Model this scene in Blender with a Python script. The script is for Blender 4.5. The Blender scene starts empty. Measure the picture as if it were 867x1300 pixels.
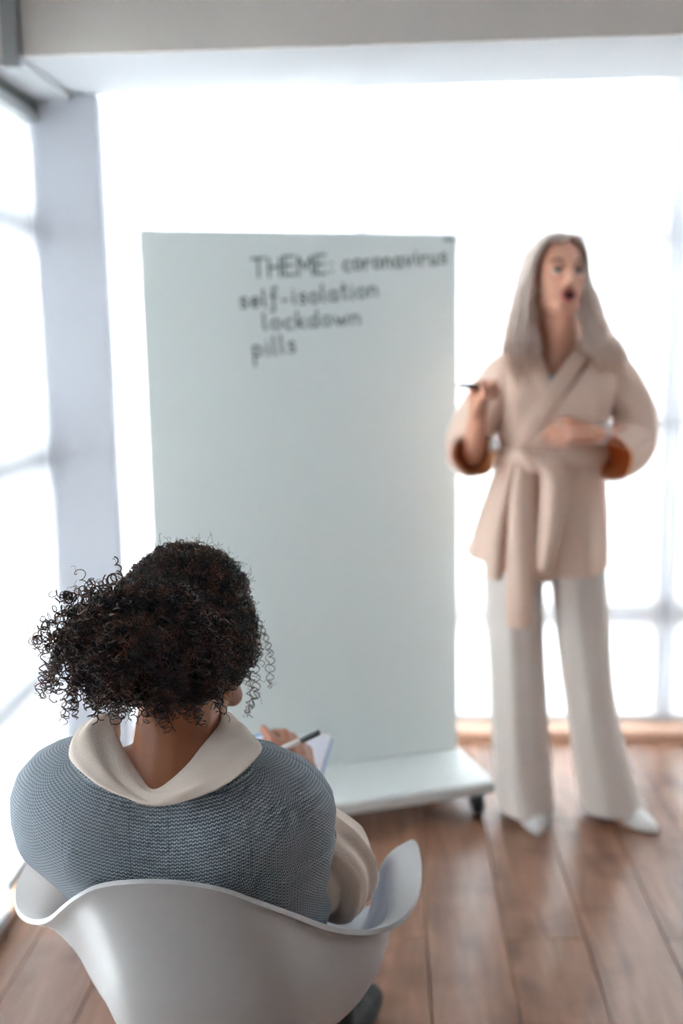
import bpy, bmesh, math, random
import numpy as np
from mathutils import Vector, Matrix, Euler
random.seed(7); RNG = np.random.default_rng(7)
sc = bpy.context.scene
COL = sc.collection
PI = math.pi

# ------------------------------------------------------------------ camera
CAM_H = 1.43
YAW, PITCH, ROLL = math.radians(3.1), math.radians(-9.0), math.radians(-1.0)
FPX = 1315.0
CROT = (Matrix.Rotation(YAW, 3, 'Z') @ Matrix.Rotation(PI/2 + PITCH, 3, 'X') @ Matrix.Rotation(ROLL, 3, 'Z'))
cam = bpy.data.cameras.new('camera'); camo = bpy.data.objects.new('camera', cam); COL.objects.link(camo)
camo.location = (0, 0, CAM_H); camo.rotation_euler = CROT.to_euler()
cam.sensor_fit = 'VERTICAL'; cam.sensor_height = 36.0; cam.lens = 36.0*FPX/1300.0
cam.clip_start = 0.05; cam.clip_end = 200
cam.dof.use_dof = True; cam.dof.focus_distance = 1.25; cam.dof.aperture_fstop = 2.25
sc.camera = camo

# ------------------------------------------------------------------ world, exposure
wd = bpy.data.worlds.new('overcast_sky'); sc.world = wd; wd.use_nodes = True
bg = wd.node_tree.nodes['Background']
bg.inputs[0].default_value = (0.94, 0.97, 1.0, 1); bg.inputs[1].default_value = 20.0
sc.view_settings.view_transform = 'Standard'; sc.view_settings.look = 'None'
sc.view_settings.exposure = 0.76; sc.view_settings.gamma = 1.0
sc.view_settings.use_curve_mapping = False

# ------------------------------------------------------------------ helpers
def W(px, py, Y):
    """a point of the room at distance Y along the floor boards"""
    d = CROT @ Vector(((px-433.5)/FPX, -(py-650.0)/FPX, -1.0))
    return np.array(Vector((0, 0, CAM_H)) + d*(Y/d.y))
def V3(*a): return np.array(a, float)
def nrm(v): v = np.asarray(v, float); return v/(np.linalg.norm(v)+1e-12)

def link(o, parent=None):
    COL.objects.link(o)
    if parent is not None: o.parent = parent
    return o
def smooth(me, on=True):
    me.polygons.foreach_set('use_smooth', [on]*len(me.polygons)); me.update()
def mk(name, v, f, mat, parent=None, sm=True, uv=None):
    me = bpy.data.meshes.new(name)
    me.from_pydata([tuple(map(float, p)) for p in v], [], [tuple(map(int, q)) for q in f])
    if uv is not None:
        ul = me.uv_layers.new(name='UVMap'); li = np.empty(len(me.loops), int); me.loops.foreach_get('vertex_index', li)
        ul.data.foreach_set('uv', np.asarray(uv, float)[li].ravel())
    if sm: smooth(me)
    if mat: me.materials.append(mat)
    o = bpy.data.objects.new(name, me); return link(o, parent)
def mk_np(name, v, q, mat, parent=None):
    me = bpy.data.meshes.new(name); n, m = len(v), len(q)
    me.vertices.add(n); me.vertices.foreach_set('co', np.asarray(v, np.float32).ravel())
    me.loops.add(4*m); me.loops.foreach_set('vertex_index', np.asarray(q, np.int32).ravel())
    me.polygons.add(m); me.polygons.foreach_set('loop_start', np.arange(0, 4*m, 4, dtype=np.int32))
    me.polygons.foreach_set('use_smooth', np.ones(m, bool)); me.update(calc_edges=True)
    me.materials.append(mat); o = bpy.data.objects.new(name, me); return link(o, parent)
def empty(name, loc=(0, 0, 0)):
    o = bpy.data.objects.new(name, None); o.location = loc; o.empty_display_size = .1; return link(o)
def adopt(parent):
    """children were built in room coordinates: keep them there"""
    bpy.context.view_layer.update()
    inv = parent.matrix_world.inverted()
    for c in parent.children: c.matrix_parent_inverse = inv
def tag(o, label, cat, group=None, kind=None):
    o['label'] = label; o['category'] = cat
    if group: o['group'] = group
    if kind: o['kind'] = kind
    return o
def struct(o, label=None):
    o['kind'] = 'structure'
    if label: o['label'] = label
    return o
def mod(o, typ, **kw):
    m = o.modifiers.new(typ.lower(), typ)
    for k, x in kw.items(): setattr(m, k, x)
    return m
def boxm(name, lo, hi, mat, parent=None, bev=0.0):
    x0, y0, z0 = lo; x1, y1, z1 = hi
    v = [(x0,y0,z0),(x1,y0,z0),(x1,y1,z0),(x0,y1,z0),(x0,y0,z1),(x1,y0,z1),(x1,y1,z1),(x0,y1,z1)]
    f = [(0,3,2,1),(4,5,6,7),(0,1,5,4),(1,2,6,5),(2,3,7,6),(3,0,4,7)]
    o = mk(name, v, f, mat, parent, sm=False)
    if bev: mod(o, 'BEVEL', width=bev, segments=2, limit_method='ANGLE')
    return o
def grid_faces(nr, nc, closed=True, off=0):
    f = []
    for i in range(nr-1):
        for j in range(nc if closed else nc-1):
            k = (j+1) % nc
            f.append((off+i*nc+j, off+i*nc+k, off+(i+1)*nc+k, off+(i+1)*nc+j))
    return f
def loft(rings, cap0=False, cap1=False):
    rings = [np.asarray(r, float) for r in rings]; n = len(rings[0])
    v = np.vstack(rings); f = grid_faces(len(rings), n)
    if cap0: f.append(tuple(range(n))[::-1])
    if cap1: f.append(tuple(range((len(rings)-1)*n, len(rings)*n)))
    return v, f
def catmull(P, m=8, closed=False):
    P = np.asarray(P, float); n = len(P); out = []
    rng = range(n) if closed else range(n-1)
    for i in rng:
        if closed: a, b, c, d = P[i-1], P[i], P[(i+1) % n], P[(i+2) % n]
        else: a, b, c, d = P[max(i-1, 0)], P[i], P[i+1], P[min(i+2, n-1)]
        for t in np.linspace(0, 1, m, endpoint=False):
            out.append(.5*(2*b+(c-a)*t+(2*a-5*b+4*c-d)*t*t+(3*b-a-3*c+d)*t**3))
    if not closed: out.append(P[-1])
    return np.array(out)
def frames(path, ref=(0.13, 0.21, 1.0)):
    path = np.asarray(path, float); T = np.gradient(path, axis=0); T /= np.linalg.norm(T, axis=1)[:, None]+1e-12
    A = np.cross(T, np.asarray(ref, float)); A /= np.linalg.norm(A, axis=1)[:, None]+1e-12
    B = np.cross(A, T); return T, A, B
def tube_loft(path, ra, rb=None, n=20, ref=(0.13, 0.21, 1.0), fold=None):
    """rings round a path; fold(i, ang) scales the radius"""
    T, A, B = frames(path, ref); rb = ra if rb is None else rb
    ang = np.linspace(0, 2*PI, n, endpoint=False); rings = []
    for i in range(len(path)):
        k = np.ones(n) if fold is None else fold(i/(len(path)-1), ang)
        rings.append(path[i] + np.outer(np.cos(ang)*ra[i]*k, A[i]) + np.outer(np.sin(ang)*rb[i]*k, B[i]))
    return rings
def tubes(paths, rad, sides=3):
    """many thin tubes at once: paths (S,n,3), rad (S,n)"""
    S, n, _ = paths.shape
    T = np.gradient(paths, axis=1); T /= np.linalg.norm(T, axis=2, keepdims=True)+1e-12
    ref = np.array([.37, .53, .76]); A = np.cross(T, ref); A /= np.linalg.norm(A, axis=2, keepdims=True)+1e-12
    B = np.cross(A, T); out = []
    for k in range(sides):
        a = 2*PI*k/sides; out.append(paths + rad[..., None]*(math.cos(a)*A + math.sin(a)*B))
    v = np.stack(out, 2).reshape(-1, 3)
    base = (np.arange(S)[:, None]*n + np.arange(n-1)[None])*sides
    q = []
    for k in range(sides):
        k2 = (k+1) % sides
        q.append(np.stack([base+k, base+k2, base+sides+k2, base+sides+k], -1).reshape(-1, 4))
    return v, np.concatenate(q)

class Prims:
    """overlapping closed solids that are fused into one smooth skin"""
    def __init__(s): s.v = []; s.f = []; s.n = 0
    def add(s, v, f):
        s.v.append(np.asarray(v, float)); s.f += [tuple(i+s.n for i in q) for q in f]; s.n += len(v)
    def cap(s, a, b, ra, rb, n=14, m=5):
        a, b = np.asarray(a, float), np.asarray(b, float); d = b-a; L = np.linalg.norm(d)
        t = d/L if L > 1e-9 else V3(0, 0, 1)
        u = nrm(np.cross(t, V3(.31, .47, .82))); w = np.cross(t, u)
        ang = np.linspace(0, 2*PI, n, endpoint=False); rings = []
        for e in np.linspace(-PI/2*.94, 0, m): rings.append((a + t*ra*math.sin(e), ra*math.cos(e)))
        for e in np.linspace(0, PI/2*.94, m): rings.append((b + t*rb*math.sin(e), rb*math.cos(e)))
        v, f = loft([c + r*(np.outer(np.cos(ang), u)+np.outer(np.sin(ang), w)) for c, r in rings], True, True)
        s.add(v, f)
    def ell(s, c, r, M=None, n=20, m=14):
        ang = np.linspace(0, 2*PI, n, endpoint=False); rings = []
        for e in np.linspace(-PI/2*.97, PI/2*.97, m):
            rings.append(np.stack([np.cos(ang)*math.cos(e)*r[0], np.sin(ang)*math.cos(e)*r[1], np.full(n, math.sin(e)*r[2])], 1))
        v, f = loft(rings, True, True)
        if M is not None: v = v @ np.asarray(M).T
        s.add(v + np.asarray(c, float), f)
    def chain(s, pts, rad):
        for i in range(len(pts)-1): s.cap(pts[i], pts[i+1], rad[i], rad[i+1])
    def fuse(s, name, mat, parent, voxel=.004, it=5):
        me = bpy.data.meshes.new('tmp'); me.from_pydata([tuple(p) for p in np.vstack(s.v)], [], s.f)
        o = bpy.data.objects.new('tmp', me); COL.objects.link(o)
        mod(o, 'REMESH', mode='VOXEL', voxel_size=voxel); mod(o, 'SMOOTH', factor=.5, iterations=it)
        dg = bpy.context.evaluated_depsgraph_get()
        m2 = bpy.data.meshes.new_from_object(o.evaluated_get(dg)); m2.name = name
        bpy.data.objects.remove(o); bpy.data.meshes.remove(me)
        m2.materials.clear(); m2.materials.append(mat); smooth(m2)
        return link(bpy.data.objects.new(name, m2), parent)

# ------------------------------------------------------------------ materials
def srgb(r, g, b):
    c = lambda u: (u/255/12.92 if u <= 10.3 else ((u/255+.055)/1.055)**2.4)
    return (c(r), c(g), c(b), 1)
def newmat(name):
    m = bpy.data.materials.new(name); m.use_nodes = True
    nt = m.node_tree; return m, nt, nt.nodes['Principled BSDF']
def N(nt, typ, **kw):
    n = nt.nodes.new(typ)
    for k, v in kw.items():
        if k.startswith('i_'): n.inputs[k[2:].replace('_', ' ')].default_value = v
        else: setattr(n, k, v)
    return n
def pmat(name, col, rough=.6, spec=.4, noise=0.06, nscale=30, bump=0.0, bscale=200, sub=0, metal=0, coat=0, sheen=0, transl=0, tcol=None):
    m, nt, b = newmat(name); L = nt.links
    tc = N(nt, 'ShaderNodeTexCoord'); nz = N(nt, 'ShaderNodeTexNoise'); nz.inputs['Scale'].default_value = nscale; nz.inputs['Detail'].default_value = 3
    L.new(tc.outputs['Object'], nz.inputs['Vector'])
    mx = N(nt, 'ShaderNodeMix', data_type='RGBA'); c = np.array(col[:3])
    mx.inputs[6].default_value = (*(c*(1-noise)), 1); mx.inputs[7].default_value = (*np.minimum(c*(1+noise), 1), 1)
    L.new(nz.outputs['Fac'], mx.inputs[0]); L.new(mx.outputs[2], b.inputs['Base Color'])
    b.inputs['Roughness'].default_value = rough; b.inputs['Specular IOR Level'].default_value = spec; b.inputs['Metallic'].default_value = metal
    b.inputs['Coat Weight'].default_value = coat; b.inputs['Sheen Weight'].default_value = sheen
    if sub:
        b.inputs['Subsurface Weight'].default_value = sub; b.inputs['Subsurface Radius'].default_value = (.012, .005, .003); b.inputs['Subsurface Scale'].default_value = 1.0
    if bump:
        n2 = N(nt, 'ShaderNodeTexNoise'); n2.inputs['Scale'].default_value = bscale; L.new(tc.outputs['Object'], n2.inputs['Vector'])
        bp = N(nt, 'ShaderNodeBump'); bp.inputs['Strength'].default_value = bump; bp.inputs['Distance'].default_value = .002
        L.new(n2.outputs['Fac'], bp.inputs['Height']); L.new(bp.outputs[0], b.inputs['Normal'])
    if transl:
        t = N(nt, 'ShaderNodeBsdfTranslucent'); t.inputs[0].default_value = tcol or col
        ms = N(nt, 'ShaderNodeMixShader'); ms.inputs[0].default_value = transl
        out = nt.nodes['Material Output']; L.new(b.outputs[0], ms.inputs[1]); L.new(t.outputs[0], ms.inputs[2]); L.new(ms.outputs[0], out.inputs['Surface'])
    return m

M_wall = pmat('painted_plaster', srgb(226, 224, 222), .8, .2, .02, 6, .1, 90)
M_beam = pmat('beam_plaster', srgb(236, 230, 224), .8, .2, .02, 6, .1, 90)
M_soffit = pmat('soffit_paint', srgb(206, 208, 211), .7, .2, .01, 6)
M_back = pmat('far_room_plaster', srgb(214, 208, 202), .85, .2, .03, 4)
M_pillar = pmat('pillar_paint', srgb(206, 208, 215), .7, .2, .02, 5)
M_track = pmat('dark_green_aluminium', srgb(66, 74, 66), .5, .5, .08, 20)
M_alu = pmat('brushed_aluminium', srgb(170, 174, 174), .4, .5, .04, 40, metal=.3)
M_frame = pmat('window_frame_paint', srgb(190, 192, 198), .5, .4, .02, 10)
M_rail = pmat('blind_bottom_rail', srgb(176, 178, 180), .5, .4, .03, 20)
M_ledge = pmat('sill_wood', srgb(205, 168, 145), .45, .4, .12, 14)
M_white = pmat('white_plastic', srgb(210, 209, 209), .32, .45, .01, 8)
M_lacq = pmat('white_lacquer', srgb(224, 228, 226), .18, .5, .01, 8, coat=.3)
M_rubber = pmat('black_rubber', srgb(24, 26, 26), .5, .4, .1, 60)
M_ink = pmat('marker_ink', srgb(54, 60, 60), .6, .2, .15, 40)
M_logo = pmat('grey_print', srgb(120, 130, 128), .6, .2, .1, 90)
M_skin = pmat('fair_skin', srgb(216, 160, 134), .5, .35, .05, 25, .15, 300, sub=.1)
M_skin2 = pmat('brown_skin', srgb(150, 94, 64), .45, .4, .08, 30, .15, 300, sub=.08)
M_lip = pmat('lips', srgb(176, 92, 84), .4, .4, .05, 60)
M_mouth = pmat('mouth_inside', srgb(52, 18, 18), .5, .3, .1, 60)
M_eyew = pmat('eye_white', srgb(225, 218, 212), .25, .5, .02, 60)
M_iris = pmat('iris', srgb(48, 40, 38), .2, .5, .1, 200)
M_brow = pmat('eyebrow_hair', srgb(84, 62, 52), .7, .2, .2, 200)
def blond_mat():
    m = pmat('silver_blonde_hair', srgb(252, 243, 237), .5, .4, .08, 40, transl=.5, tcol=srgb(250, 238, 228)); nt = m.node_tree; L = nt.links
    tc = N(nt, 'ShaderNodeTexCoord'); sp_ = N(nt, 'ShaderNodeSeparateXYZ'); L.new(tc.outputs['Object'], sp_.inputs[0])
    nz = N(nt, 'ShaderNodeTexNoise'); nz.inputs['Scale'].default_value = 22; L.new(tc.outputs['Object'], nz.inputs['Vector'])
    ad = N(nt, 'ShaderNodeMath', operation='MULTIPLY_ADD'); L.new(nz.outputs['Fac'], ad.inputs[0]); ad.inputs[1].default_value = .12; L.new(sp_.outputs[2], ad.inputs[2])
    mr = N(nt, 'ShaderNodeMapRange'); mr.inputs[1].default_value = 1.505; mr.inputs[2].default_value = 1.415; L.new(ad.outputs[0], mr.inputs[0])      # grown-out honey coloured ends
    mx = N(nt, 'ShaderNodeMix', data_type='RGBA'); mx.inputs[6].default_value = srgb(252, 243, 237); mx.inputs[7].default_value = srgb(178, 134, 102); L.new(mr.outputs[0], mx.inputs[0])
    mp = N(nt, 'ShaderNodeMapping'); mp.inputs['Scale'].default_value = (70, 70, 4); L.new(tc.outputs['Object'], mp.inputs['Vector'])
    st_ = N(nt, 'ShaderNodeTexNoise'); st_.inputs['Scale'].default_value = 1.6; st_.inputs['Detail'].default_value = 3; L.new(mp.outputs[0], st_.inputs['Vector'])
    rp = N(nt, 'ShaderNodeValToRGB'); e = rp.color_ramp.elements; e[0].position = .36; e[0].color = srgb(176, 150, 132); e[1].position = .56; e[1].color = (1, 1, 1, 1); L.new(st_.outputs['Fac'], rp.inputs[0])
    mu = N(nt, 'ShaderNodeMix', data_type='RGBA', blend_type='MULTIPLY'); mu.inputs[0].default_value = .55; L.new(mx.outputs[2], mu.inputs[6]); L.new(rp.outputs[0], mu.inputs[7])      # lowlights
    L.new(mu.outputs[2], nt.nodes['Principled BSDF'].inputs['Base Color']); return m
M_blond = blond_mat()
M_jacket = pmat('beige_cotton', srgb(250, 223, 205), .85, .15, .03, 12, .25, 260, sheen=.2, transl=.2, tcol=srgb(250, 214, 184))
M_cuffglow = pmat('painted_cuff_glow', srgb(236, 176, 126), .85, .15, .05, 20, transl=.45, tcol=srgb(240, 176, 120))  # warm backlight inside the jacket cuffs, put into the colour
M_pants = pmat('off_white_trousers', srgb(236, 226, 218), .85, .15, .03, 14, .2, 260)
M_top = pmat('lavender_top', srgb(200, 200, 212), .8, .2, .04, 30)
M_shoe = pmat('white_leather', srgb(236, 232, 228), .35, .45, .02, 30)
M_shirt = pmat('cream_linen', srgb(236, 220, 206), .85, .15, .05, 40, .3, 420, sheen=.2)
M_jeans = pmat('blue_denim', srgb(128, 158, 198), .9, .15, .12, 240, .25, 500)
M_boot = pmat('black_boot', srgb(20, 21, 22), .6, .25, .15, 25)
M_gold = pmat('silver_jewellery', srgb(222, 218, 214), .25, .5, .03, 60, metal=.6)
M_penw = pmat('pen_white', srgb(226, 222, 216), .3, .5, .02, 60)
M_black = pmat('black_plastic', srgb(28, 28, 29), .35, .5, .05, 60)
M_paper = pmat('paper', srgb(226, 226, 236), .9, .1, .01, 40)
M_cover = pmat('notebook_cover', srgb(150, 176, 214), .6, .3, .03, 40)
M_legwood = pmat('maple_leg', srgb(196, 152, 108), .5, .4, .12, 30)
M_steel = pmat('black_steel', srgb(34, 34, 35), .45, .5, .05, 40, metal=.5)

def blind_mat(name, k):
    m, nt, b = newmat(name); L = nt.links
    b.inputs['Base Color'].default_value = srgb(238, 238, 240); b.inputs['Roughness'].default_value = .9; b.inputs['Specular IOR Level'].default_value = .1
    tc = N(nt, 'ShaderNodeTexCoord'); wv = N(nt, 'ShaderNodeTexNoise'); wv.inputs['Scale'].default_value = 420
    L.new(tc.outputs['Object'], wv.inputs['Vector'])
    cr = N(nt, 'ShaderNodeMix', data_type='RGBA'); cr.inputs[6].default_value = (.80, .81, .83, 1); cr.inputs[7].default_value = (.86, .87, .88, 1)
    L.new(wv.outputs['Fac'], cr.inputs[0])
    t = N(nt, 'ShaderNodeBsdfTranslucent'); L.new(cr.outputs[2], t.inputs[0])
    ms = N(nt, 'ShaderNodeMixShader'); ms.inputs[0].default_value = k
    L.new(b.outputs[0], ms.inputs[1]); L.new(t.outputs[0], ms.inputs[2]); L.new(ms.outputs[0], nt.nodes['Material Output'].inputs['Surface'])
    return m
M_blind = blind_mat('white_blind_fabric', .55); M_blind2 = blind_mat('denser_blind_fabric', .42)
def pane_mat():
    m, nt, b = newmat('window_glass'); L = nt.links
    tr = N(nt, 'ShaderNodeBsdfTransparent'); tr.inputs[0].default_value = (.95, .97, .96, 1)
    gl = N(nt, 'ShaderNodeBsdfGlossy'); gl.inputs['Roughness'].default_value = .02
    fr = N(nt, 'ShaderNodeFresnel'); fr.inputs[0].default_value = 1.45
    ms = N(nt, 'ShaderNodeMixShader'); L.new(fr.outputs[0], ms.inputs[0]); L.new(tr.outputs[0], ms.inputs[1]); L.new(gl.outputs[0], ms.inputs[2])
    L.new(ms.outputs[0], nt.nodes['Material Output'].inputs['Surface']); return m
M_pane = pane_mat()
def board_mat():
    m, nt, b = newmat('frosted_white_glass'); L = nt.links
    b.inputs['Base Color'].default_value = srgb(206, 209, 208); b.inputs['Roughness'].default_value = .25
    b.inputs['Specular IOR Level'].default_value = .35
    t = N(nt, 'ShaderNodeBsdfTranslucent'); t.inputs[0].default_value = srgb(226, 230, 228)
    ms = N(nt, 'ShaderNodeMixShader'); ms.inputs[0].default_value = .26
    L.new(b.outputs[0], ms.inputs[1]); L.new(t.outputs[0], ms.inputs[2]); L.new(ms.outputs[0], nt.nodes['Material Output'].inputs['Surface'])
    return m
M_board = board_mat()
def floor_mat():
    m, nt, b = newmat('walnut_laminate'); L = nt.links
    tc = N(nt, 'ShaderNodeTexCoord'); oi = N(nt, 'ShaderNodeObjectInfo')
    mp = N(nt, 'ShaderNodeMapping'); mp.inputs['Scale'].default_value = (7, .8, 1)
    ml = N(nt, 'ShaderNodeMath', operation='MULTIPLY'); ml.inputs[1].default_value = 37
    cb = N(nt, 'ShaderNodeCombineXYZ'); L.new(oi.outputs['Random'], ml.inputs[0]); L.new(ml.outputs[0], cb.inputs[0]); L.new(ml.outputs[0], cb.inputs[1])
    L.new(tc.outputs['Object'], mp.inputs['Vector']); L.new(cb.outputs[0], mp.inputs['Location'])
    n1 = N(nt, 'ShaderNodeTexNoise'); n1.inputs['Scale'].default_value = 3.2; n1.inputs['Detail'].default_value = 6; n1.inputs['Distortion'].default_value = 1.2
    L.new(mp.outputs[0], n1.inputs['Vector'])
    n2 = N(nt, 'ShaderNodeTexNoise'); n2.inputs['Scale'].default_value = 5; n2.inputs['Detail'].default_value = 2
    ad = N(nt, 'ShaderNodeVectorMath', operation='ADD'); L.new(tc.outputs['Object'], ad.inputs[0]); L.new(cb.outputs[0], ad.inputs[1]); L.new(ad.outputs[0], n2.inputs['Vector'])
    r1 = N(nt, 'ShaderNodeValToRGB'); e = r1.color_ramp.elements
    e[0].position = .28; e[0].color = srgb(112, 79, 61); e[1].position = .75; e[1].color = srgb(146, 108, 86)
    L.new(n1.outputs['Fac'], r1.inputs[0])
    r2 = N(nt, 'ShaderNodeValToRGB'); e = r2.color_ramp.elements
    e[0].position = .28; e[0].color = (.62, .58, .56, 1); e[1].position = .48; e[1].color = (1, 1, 1, 1); L.new(n2.outputs['Fac'], r2.inputs[0])
    mu = N(nt, 'ShaderNodeMix', data_type='RGBA', blend_type='MULTIPLY'); mu.inputs[0].default_value = 1; L.new(r1.outputs[0], mu.inputs[6]); L.new(r2.outputs[0], mu.inputs[7])
    hv = N(nt, 'ShaderNodeHueSaturation'); mr = N(nt, 'ShaderNodeMapRange'); mr.inputs[3].default_value = .86; mr.inputs[4].default_value = 1.14
    L.new(oi.outputs['Random'], mr.inputs[0]); L.new(mr.outputs[0], hv.inputs['Value']); L.new(mu.outputs[2], hv.inputs['Color'])
    L.new(hv.outputs[0], b.inputs['Base Color'])
    b.inputs['Roughness'].default_value = .27; b.inputs['Specular IOR Level'].default_value = .5
    bp = N(nt, 'ShaderNodeBump'); bp.inputs['Strength'].default_value = .12; bp.inputs['Distance'].default_value = .001
    L.new(n1.outputs['Fac'], bp.inputs['Height']); L.new(bp.outputs[0], b.inputs['Normal'])
    return m
M_floor = floor_mat()
def knit_mat(seams):
    m, nt, b = newmat('grey_blue_knit'); L = nt.links
    uv = N(nt, 'ShaderNodeUVMap'); sp = N(nt, 'ShaderNodeSeparateXYZ'); L.new(uv.outputs[0], sp.inputs[0])
    def math_(op, a, bb=None):
        n = N(nt, 'ShaderNodeMath', operation=op)
        for i, x in enumerate((a, bb)):
            if x is None: continue
            if isinstance(x, (int, float)): n.inputs[i].default_value = x
            else: L.new(x, n.inputs[i])
        return n.outputs[0]
    nz = N(nt, 'ShaderNodeTexNoise'); nz.inputs['Scale'].default_value = 26; L.new(uv.outputs[0], nz.inputs['Vector'])
    wob = math_('MULTIPLY', math_('SUBTRACT', nz.outputs['Fac'], .5), .0035)
    u = math_('ADD', sp.outputs[0], wob); v = math_('ADD', sp.outputs[1], wob)
    tri = math_('PINGPONG', math_('DIVIDE', u, .0026), 1.0)
    ph = math_('ADD', math_('DIVIDE', v, .0044), math_('MULTIPLY', tri, .45))
    row = math_('SINE', math_('MULTIPLY', ph, 2*PI))
    colr = math_('COSINE', math_('MULTIPLY', math_('DIVIDE', u, .0026), PI*2))
    h = math_('ADD', math_('MULTIPLY', row, .62), math_('MULTIPLY', colr, .22))
    mr = N(nt, 'ShaderNodeMapRange'); mr.inputs[1].default_value = -.8; mr.inputs[2].default_value = .8; L.new(h, mr.inputs[0])
    cr = N(nt, 'ShaderNodeValToRGB'); e = cr.color_ramp.elements
    e[0].color = srgb(88, 99, 110); e[1].color = srgb(182, 192, 202); e[1].position = .9; L.new(mr.outputs[0], cr.inputs[0])
    acc = None
    for u0 in seams:                                        # joins between the knitted panels: a dotted line of eyelets
        near = math_('LESS_THAN', math_('ABSOLUTE', math_('SUBTRACT', u, u0)), .0009); acc = near if acc is None else math_('MAXIMUM', acc, near)
    eye = math_('MULTIPLY', acc, math_('GREATER_THAN', math_('SINE', math_('MULTIPLY', v, 2*PI/.0052)), -.2))
    mxs = N(nt, 'ShaderNodeMix', data_type='RGBA'); mxs.inputs[7].default_value = srgb(58, 68, 80); L.new(cr.outputs[0], mxs.inputs[6]); L.new(math_('MULTIPLY', eye, .45), mxs.inputs[0])
    L.new(mxs.outputs[2], b.inputs['Base Color']); b.inputs['Roughness'].default_value = .9; b.inputs['Specular IOR Level'].default_value = .15
    b.inputs['Sheen Weight'].default_value = .25; b.inputs['Sheen Roughness'].default_value = .5
    bp = N(nt, 'ShaderNodeBump'); bp.inputs['Strength'].default_value = .9; bp.inputs['Distance'].default_value = .0016
    L.new(mr.outputs[0], bp.inputs['Height']); L.new(bp.outputs[0], b.inputs['Normal'])
    return m
def hair_mat(name, dark, light, rough=.42):
    m, nt, b = newmat(name); L = nt.links
    tc = N(nt, 'ShaderNodeTexCoord'); nz = N(nt, 'ShaderNodeTexNoise'); nz.inputs['Scale'].default_value = 55; nz.inputs['Detail'].default_value = 4
    L.new(tc.outputs['Object'], nz.inputs['Vector'])
    cr = N(nt, 'ShaderNodeValToRGB'); e = cr.color_ramp.elements
    e[0].position = .4; e[0].color = dark; e[1].position = .75; e[1].color = light; L.new(nz.outputs['Fac'], cr.inputs[0])
    L.new(cr.outputs[0], b.inputs['Base Color']); b.inputs['Roughness'].default_value = rough; b.inputs['Specular IOR Level'].default_value = .4
    return m
M_hair = hair_mat('dark_brown_curls', srgb(30, 20, 16), srgb(104, 66, 44))
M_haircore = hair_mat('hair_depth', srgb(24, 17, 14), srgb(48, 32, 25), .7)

# ------------------------------------------------------------------ the room
XL, XR, YB, YF = -1.0, 2.7, -2.6, 3.76
# floor: every board its own piece
fl = struct(boxm('floor', (XL-.25, YB, -.06), (XR, YF+.1, -.012), M_back), 'dark walnut laminate floor of wide boards')
PW, PL = .1925, 1.285
def plank_mesh(w, l):
    c = .0022; a = .0006
    v = [(a, a, -.012), (w-a, a, -.012), (w-a, l-a, -.012), (a, l-a, -.012), (a, a, -.0025), (w-a, a, -.0025), (w-a, l-a, -.0025), (a, l-a, -.0025),
         (c, c, 0), (w-c, c, 0), (w-c, l-c, 0), (c, l-c, 0)]
    f = [(0,3,2,1),(0,1,5,4),(1,2,6,5),(2,3,7,6),(3,0,4,7),(4,5,9,8),(5,6,10,9),(6,7,11,10),(7,4,8,11),(8,9,10,11)]
    me = bpy.data.meshes.new('plank'); me.from_pydata(v, [], f); me.materials.append(M_floor); return me
pm = {}
for k in range(-6, 18):
    x0 = .064 + PW*k
    if x0 > XR-.02: continue
    y0 = 2.352 - (0 if k % 2 else .6425)
    for r in range(-5, 3):
        a, bnd = y0+PL*r, y0+PL*(r+1)
        a2, b2 = max(a, YB), min(bnd, YF+.08); w = min(PW, XR-x0)
        if b2-a2 < .05: continue
        key = (round(w, 4), round(b2-a2, 4))
        if key not in pm: pm[key] = plank_mesh(*key)
        p = bpy.data.objects.new('plank', pm[key]); p.location = (x0, a2, 0); link(p, fl)

struct(boxm('wall_back', (XL-.25, YB-.1, 0), (XR+.1, YB, 2.75), M_back))
struct(boxm('wall_right', (XR, YB, 0), (XR+.1, YF+.1, 2.75), M_wall))
struct(boxm('ceiling', (XL-.25, YB-.1, 2.75), (XR+.1, YF+.2, 2.85), M_wall))
# beam across the room and the corner pier under it
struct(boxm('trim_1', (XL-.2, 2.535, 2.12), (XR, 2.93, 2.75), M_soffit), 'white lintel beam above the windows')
struct(boxm('trim_2', (XL+.135, 2.523, 2.118), (XR, 2.5345, 2.75), M_beam), 'greige facing board on the front of the lintel beam')
struct(boxm('trim_3', (XL-.2, 2.523, 2.118), (XL+.128, 2.5345, 2.75), M_beam), 'greige facing board at the left end of the beam')
struct(boxm('trim_4', (-.905, 2.495, 2.088), (-.868, 2.522, 2.75), M_alu), 'grey metal upright hanging at the left end of the beam')
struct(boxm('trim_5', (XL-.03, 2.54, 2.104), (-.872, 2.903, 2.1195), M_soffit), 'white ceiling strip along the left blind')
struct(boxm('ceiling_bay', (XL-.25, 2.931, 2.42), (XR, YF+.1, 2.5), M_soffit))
struct(boxm('wall_corner', (-1.03, 2.905, 0), (-.803, 2.965, 2.1195), M_pillar, bev=.004), 'pale lavender grey corner pier')
struct(boxm('wall_head_left', (XL-.2, .2, 2.15), (XL-.06, 2.53, 2.75), M_wall))
struct(boxm('wall_left', (XL-.2, YB, 0), (XL-.06, .199, 2.75), M_wall))
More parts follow.
